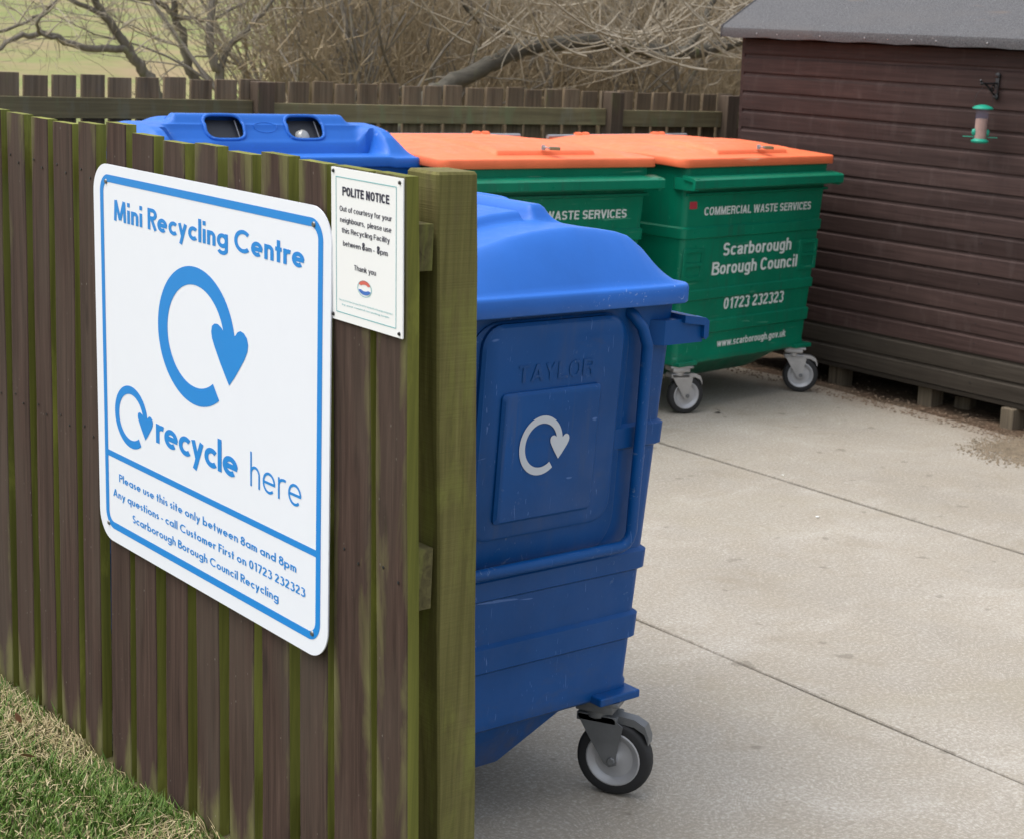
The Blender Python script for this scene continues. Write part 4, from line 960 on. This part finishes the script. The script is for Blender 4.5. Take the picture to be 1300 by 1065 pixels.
mb = MB(); mb.lathe([(.0325, .015), (.0325, .175)], 24); mb.f = mb.f[:-2]; mb.m = mb.m[:-2]; mb.build('tube', M_glass, fd, smooth=60)
mb = MB(); mb.lathe([(.0305, .012), (.0305, .118), (.028, .124), (.001, .127)], 20); mb.build('seed', M_seed, fd, smooth=40)
mb = MB(); mb.lathe([(.020, -.003), (.042, .002), (.046, .010), (.034, .020), (.031, .022)], 24); mb.build('tray', M_tealplastic, fd, smooth=40)
for s in (-1, 1):
    d = Vector((.77, -.63, 0)) * s; mb = MB(); mb.tube([d * .03 + Vector((0, 0, .03)), d * .09 + Vector((0, 0, .030))], .0028, 6); mb.build('perch', M_tealplastic, fd)
    mb = MB(); mb.lathe([(.001, .036), (.010, .040), (.013, .055), (.010, .068), (.001, .072)], 10, c=(d.x * .034, d.y * .034, 0)); mb.build('port', M_tealplastic, fd, smooth=60)
mb = MB(); mb.tube([(.04, -.03, .178), (.035, -.026, .24), (.0, 0, .302), (-.035, .026, .24), (-.04, .03, .178)], .0011, 5); mb.build('hanger_wire', M_iron, fd)

# ------------------------------------------------------------------ trees
def branch(mb, p, d, L, r, depth, seg=6, droop=0, curl=0, spread=.9, kids=3, rr=rnd):
    pts = [Vector(p)]; d = Vector(d).normalized(); rs = [r]
    for i in range(seg):
        d = (d + Vector((rr.gauss(0, .13), rr.gauss(0, .13), rr.gauss(0, .13) - droop + curl * i / seg))).normalized()
        pts.append(pts[-1] + d * (L / seg)); rs.append(r * (1 - .8 * (i + 1) / seg))
    mb.tube(pts, rs, 5 if r > .012 else 4 if r > .006 else 3, caps=False)
    if depth > 0:
        for k in range(kids):
            i = rr.randint(1, seg - 1); q = pts[i]; dd = (pts[i + 1] - pts[i]).normalized(); s = Vector((rr.gauss(0, 1), rr.gauss(0, .6), rr.gauss(.15, .8))).normalized()
            branch(mb, q, dd + s * spread, L * rr.uniform(.4, .7), max(rs[i] * .6, .0022), depth - 1, seg, droop, curl, spread, kids, rr)
def smooth_path(pts, k=4, jit=.0):
    P = [Vector(p) for p in pts]; out = []
    for i in range(len(P) - 1):
        p0, p1, p2, p3 = P[max(i - 1, 0)], P[i], P[i + 1], P[min(i + 2, len(P) - 1)]
        for j in range(k):
            t = j / k; out.append(.5 * ((2 * p1) + (-p0 + p2) * t + (2 * p0 - 5 * p1 + 4 * p2 - p3) * t * t + (-p0 + 3 * p1 - 3 * p2 + p3) * t ** 3) + Vector((rnd.gauss(0, jit), rnd.gauss(0, jit), rnd.gauss(0, jit))))
    out.append(P[-1]); return out
def limb(mb, pts, r0, r1, jit=.008, n=8):
    P = smooth_path(pts, 4, jit); k = len(P) - 1; mb.tube(P, [r0 + (r1 - r0) * i / k for i in range(k + 1)], n); return P
def sprout(mb, P, n, L, r, up=.6, depth=2, droop=0, curl=0, kids=3, lo=0):
    for _ in range(n):
        i = rnd.randint(int(lo * (len(P) - 2)), len(P) - 2); s = Vector((rnd.gauss(0, 1), rnd.gauss(0, .5), rnd.gauss(up, .7))).normalized(); branch(mb, P[i], s, rnd.uniform(.4, 1) * L, r * rnd.uniform(.6, 1.1), depth, 6, droop, curl, .9, kids)
def bare_tree(loc, label, trunk, limbs, mt=M_bark, sp=(14, .8, .010)):
    root = empty('bare_tree', loc); tag(root, label, 'tree')
    mb = MB(); P = limb(mb, trunk[0], trunk[1], trunk[2]); o = mb.build('trunk', mt, smooth=60); place(o, root)
    mb = MB(); Ps = [P]
    for pts, a, b in limbs: Ps.append(limb(mb, pts, a, b, n=7))
    if limbs: o = mb.build('limb', mt, smooth=60); place(o, root)
    mb = MB()
    for k, q in enumerate(Ps): sprout(mb, q, sp[0], sp[1], sp[2], lo=.35 if k == 0 else .05)
    o = mb.build('twigs', M_twig, smooth=60); place(o, root)
bare_tree((6.33, 12, -.1), 'leafless tree at the far left whose grey limb arches level to the left',
    ([(6.36, 12, -.12), (6.33, 12, .6), (6.27, 12.0, 1.24), (6.22, 12.0, 1.39), (6.14, 12.0, 1.50), (6.02, 12.0, 1.65), (5.93, 12.0, 1.79), (5.79, 12.0, 1.95), (5.65, 12.0, 2.15), (5.4, 12, 2.6), (5.2, 12, 3.1)], .060, .018),
    [([(6.06, 12.0, 1.59), (5.97, 12.0, 1.66), (5.68, 12.0, 1.66), (5.46, 12.0, 1.72), (5.27, 12.0, 1.74), (5.09, 12.0, 1.70), (4.89, 12.0, 1.60), (4.5, 12, 1.5)], .034, .012),
     ([(5.93, 12.0, 1.79), (5.80, 12.0, 1.90), (5.62, 12.0, 1.98), (5.37, 12.0, 2.05), (5.0, 12, 2.1)], .026, .010),
     ([(5.46, 12, 1.72), (5.28, 11.9, 1.76), (5.20, 11.8, 1.83), (5.31, 11.7, 2.00), (5.43, 11.6, 2.17)], .016, .006),
     ([(4.9, 12.1, 1.66), (5.03, 12.20, 1.72), (5.27, 12.20, 1.82), (5.42, 12.20, 1.91), (5.61, 12.20, 2.05)], .014, .009)], sp=(15, .55, .007))
bare_tree((7.05, 12.8, -.1), 'leafless tree just right of the level limb, its stem forking along the top',
    ([(7.05, 12.8, -.12), (7.03, 12.8, 1.26), (6.97, 12.8, 1.52), (6.91, 12.8, 1.77), (6.84, 12.8, 1.93), (6.80, 12.8, 2.3), (6.9, 12.8, 2.9)], .050, .02),
    [([(6.84, 12.8, 1.93), (6.68, 12.8, 2.02), (6.33, 12.8, 2.08), (5.9, 12.7, 2.05)], .026, .012), ([(6.84, 12.8, 1.93), (6.97, 12.8, 1.91), (7.15, 12.8, 1.91), (7.41, 12.8, 2.02), (7.64, 12.8, 2.20)], .022, .010)], sp=(16, .6, .007))
bare_tree((7.14, 12.5, -.1), 'leafless grey tree forking low in a V, at the left edge of the brown scrub',
    ([(7.14, 12.5, -.12), (7.12, 12.5, 1.28), (7.04, 12.5, 1.57), (6.99, 12.5, 1.76), (7.00, 12.5, 2.01), (7.05, 12.5, 2.20), (7.0, 12.5, 2.8)], .048, .02),
    [([(7.08, 12.5, 1.52), (7.17, 12.5, 1.69), (7.32, 12.5, 1.83), (7.46, 12.5, 1.97), (7.58, 12.5, 2.10), (7.8, 12.5, 2.5)], .030, .014)], sp=(22, .6, .007))
# the leaning willow with a thick low limb and long pale shoots
root = empty('leaning_tree', (7.2, 11, -.1)); tag(root, 'leaning tree behind the green bins with thick dark limb and long pale curving shoots', 'tree')
mb = MB(); P4 = limb(mb, [(7.2, 11, -.15), (7.6, 11.0, .8), (8.10, 11.0, 1.38), (8.37, 11.0, 1.51), (8.73, 11.0, 1.65), (9.01, 11.0, 1.78), (9.39, 11.0, 1.85), (9.92, 11.0, 1.89), (10.49, 11.0, 1.84), (11.07, 11.0, 1.84), (11.63, 11.0, 1.96), (12.31, 11.0, 2.15), (13.2, 11, 2.7)], .075, .055, .012, 10)
o = mb.build('trunk', M_limb, smooth=60); place(o, root)
mb = MB(); limb(mb, [(9.0, 12.0, 2.5), (9.26, 12.0, 2.08), (9.54, 12.0, 1.97), (9.91, 11.8, 1.88), (10.21, 11.4, 1.85), (10.50, 11.05, 1.84)], .014, .03, .008); limb(mb, [(11.5, 10.9, 2.9), (11.11, 10.8, 2.38), (10.89, 10.7, 2.10), (10.67, 10.7, 1.85), (10.4, 10.9, 1.80)], .02, .035, .01)
o = mb.build('limb', M_limb, smooth=60); place(o, root)
mb = MB()
for k in range(150):       # long whippy shoots: out to the left, sagging, tips curling up
    x = rnd.uniform(8.6, 12.6); y = rnd.uniform(9.4, 11.4); z = rnd.uniform(1.75, 2.75) if rnd.random() < .6 else rnd.uniform(1.7, 2.0); L = rnd.uniform(.7, 2.4); n = 12
    a = rnd.uniform(2.5, 4.2) if rnd.random() < .75 else rnd.uniform(-.9, 1.2); up = rnd.uniform(-.75, .35) if z > 1.95 else rnd.uniform(-.1, .9); p = Vector((x, y, z)); pts = [p.copy()]; cur = rnd.uniform(.03, .17)
    for i in range(n):
        d = Vector((cos(a), sin(a) * .35, up)).normalized(); p = p + d * L / n; up += cur; a += rnd.gauss(0, .07); pts.append(p.copy())
    r0 = rnd.uniform(.005, .013); mb.tube(pts, [r0 * (1 - .75 * i / n) for i in range(n + 1)], 4, caps=False)
    for _ in range(rnd.randint(1, 4)):
        i = rnd.randint(2, n - 2); branch(mb, pts[i], (pts[i + 1] - pts[i]).normalized() + Vector((rnd.gauss(0, .7), rnd.gauss(0, .3), rnd.gauss(.2, .6))), L * rnd.uniform(.15, .4), r0 * .55, 1, 6, 0, .12, .9, 2)
sprout(mb, P4, 60, .8, .008, .4, 2, 0, .1, 3, .35)
o = mb.build('twigs', M_twig, smooth=60); place(o, root)
# dense brown scrub filling the hedge line
mb = MB()
for k in range(5200):
    y = rnd.uniform(11.8, 21); lo = .625 + max(0, rnd.gauss(0, .02)); x = y * rnd.uniform(lo if rnd.random() < .96 else .575, 1.12) ; z = hz(x, y)
    H = rnd.uniform(1.6, 3.6) - z * .1; n = 6; a = rnd.uniform(0, 6.28); ln = rnd.uniform(.05, .55); p = Vector((x, y, max(0, z))); pts = [p.copy()]; up = 1.0
    for i in range(n):
        p = p + Vector((cos(a) * ln, sin(a) * ln * .5, up)).normalized() * H / n; ln += rnd.uniform(0, .16); a += rnd.gauss(0, .25); pts.append(p.copy())
    r0 = rnd.uniform(.005, .014); mb.tube(pts, [r0 * (1 - .7 * i / n) for i in range(n + 1)], 3, caps=False)
    for _ in range(5):
        i = rnd.randint(2, n - 1); q = pts[i]; d = Vector((rnd.gauss(0, 1), rnd.gauss(0, .5), rnd.gauss(.5, .6))).normalized(); e = q + d * .18 + Vector((rnd.gauss(0, .03),) * 3); e2 = e + (d + Vector((rnd.gauss(0, .4), 0, rnd.gauss(.2, .4)))) * .2
        mb.tube([q, e, e2], [r0 * .5, r0 * .35, .002], 3, caps=False)
k0 = len(mb.f)
for k in range(90):
    y = rnd.uniform(11.8, 17); x = y * rnd.uniform(.63, 1.1); a = rnd.choice((-1, 1)) * rnd.uniform(.05, .5); branch(mb, (x, y, 0), (a, 0, 1), rnd.uniform(2.6, 3.8), rnd.uniform(.018, .042), 2, 8, 0, 0, .8, 4)
mb.m = [0] * k0 + [1] * (len(mb.f) - k0)
tag(mb.build('scrub', [M_scrub, M_bark]), 'dense brown leafless scrub filling the hedge line beyond the back fence', 'scrub', kind='stuff')

# ------------------------------------------------------------------ grass and small things on the ground
def blades(n, xr, yr, hmin, hmax, name, label, dead):
    V = []; F = []; T = []
    for k in range(n):
        x = rnd.uniform(*xr); y = rnd.uniform(*yr)
        if x > 1.772 and rnd.random() < .7: continue
        edge = x > 1.62; cl = .5 + .5 * sin(x * 7 + y * 5.3) * sin(y * 3.1 - x * 2)
        h = rnd.uniform(hmin, hmax) * (1.25 if edge else .55 + .5 * cl); a = rnd.uniform(0, 6.28); wdt = rnd.uniform(.0012, .0026)
        isd = rnd.random() < (dead + (.42 if edge and cl > .4 else 0) + (.25 if cl > .75 else 0)); ln = rnd.uniform(.2, 1.0) if not isd else rnd.uniform(.7, 2.2)
        dx, dy = cos(a), sin(a); px, py = -dy * wdt, dx * wdt; z = lz(x, y) - .004
        if x + dx * h * ln > 1.778: dx = -abs(dx)
        p1 = (x + dx * h * ln * .35, y + dy * h * ln * .35, z + h * .6); p2 = (x + dx * h * ln, y + dy * h * ln, z + h * (1 if ln < 1 else .45))
        b = len(V); V += [(x - px, y - py, z), (x + px, y + py, z), (p1[0] - px * .8, p1[1] - py * .8, p1[2]), (p1[0] + px * .8, p1[1] + py * .8, p1[2]), p2]
        F += [(b, b + 1, b + 3, b + 2), (b + 2, b + 3, b + 4)]; T += [rnd.uniform(.7, 1) if isd else rnd.uniform(0, .62)] * 5
    mb = MB(); mb.v = V; mb.f = F; mb.m = [0] * len(F)
    me = bpy.data.meshes.new(name); me.from_pydata(V, [], F); me.materials.append(M_grass); at = me.attributes.new('tint', 'FLOAT', 'POINT'); at.data.foreach_set('value', T)
    o = bpy.data.objects.new(name, me); C.objects.link(o); tag(o, label, 'grass', kind='stuff')
blades(150000, (.55, 1.79), (1.5, 5.2), .018, .05, 'grass', 'short green grass mixed with straw at the foot of the near fence', .16)
def leaf(loc, rot, s, label, m=M_leaf, name='fallen_leaf', cat='leaf'):
    mb = MB(); L = [(-1, 0), (-.6, .42), (0, .55), (.6, .38), (1, 0), (.6, -.38), (0, -.55), (-.6, -.42)]
    mb.add([(0, 0, .18 * s)] + [(x * s, y * s, .12 * s * (abs(y) * 1.5 + x * x * .6)) for x, y in L], [(0, i + 1, (i + 1) % 8 + 1) for i in range(8)])
    o = mb.build(name, m, smooth=60); o.location = loc; o.rotation_euler = rot; tag(o, label, cat)
leaf((1.665, 3.93, .115), (1.0, .3, .9), .028, 'curled brown leaf standing in the grass near the fence foot')
leaf((1.60, 3.72, .105), (.7, .2, 2.0), .024, 'reddish brown leaf low in the grass at the bottom left')
leaf((6.44, 6.03, .012), (.2, .3, .4), .032, 'dark dead leaf on the concrete by the front left castor of the green bin', plain('dark_leaf', (.05, .03, .02), .8))
leaf((5.35, 4.40, .004), (0, 0, .4), .013, 'small white scrap of paper on the middle concrete slab', M_scrap, 'paper_scrap', 'litter')
leaf((5.75, 4.95, .004), (0, 0, 1.4), .009, 'tiny white fleck on the slab just beyond the far joint', M_scrap, 'paper_scrap', 'litter')
# low spill of gritty soil at the slab edge by the shed
mb = MB()
for k in range(5200):
    x = 7.25 + rnd.gauss(0, .16); y = 4.66 + rnd.gauss(0, .13); d_ = math.hypot((x - 7.25) / .16, (y - 4.66) / .13)
    if d_ > 2.2 + rnd.random() * .6: continue
    q_s = rnd.uniform(.0025, .008); z = .002 + max(0, .012 - d_ * .008); a = rnd.uniform(0, 6.28)
    q = [(x + q_s * cos(a + j * 2.1) * rnd.uniform(.7, 1.3), y + q_s * sin(a + j * 2.1) * rnd.uniform(.7, 1.3), z) for j in range(3)]
    mb.add(q + [(x, y, z + q_s)], [(0, 1, 3), (1, 2, 3), (2, 0, 3)])
tag(mb.build('soil_spill', plain('gritty_soil', (.25, .20, .14), .95, var=.5)), 'low spill of gritty brown soil on the concrete at the right edge near the shed', 'soil', kind='stuff')
print('verts', sum(len(o.data.polygons) for o in bpy.data.objects if o.type == 'MESH'))
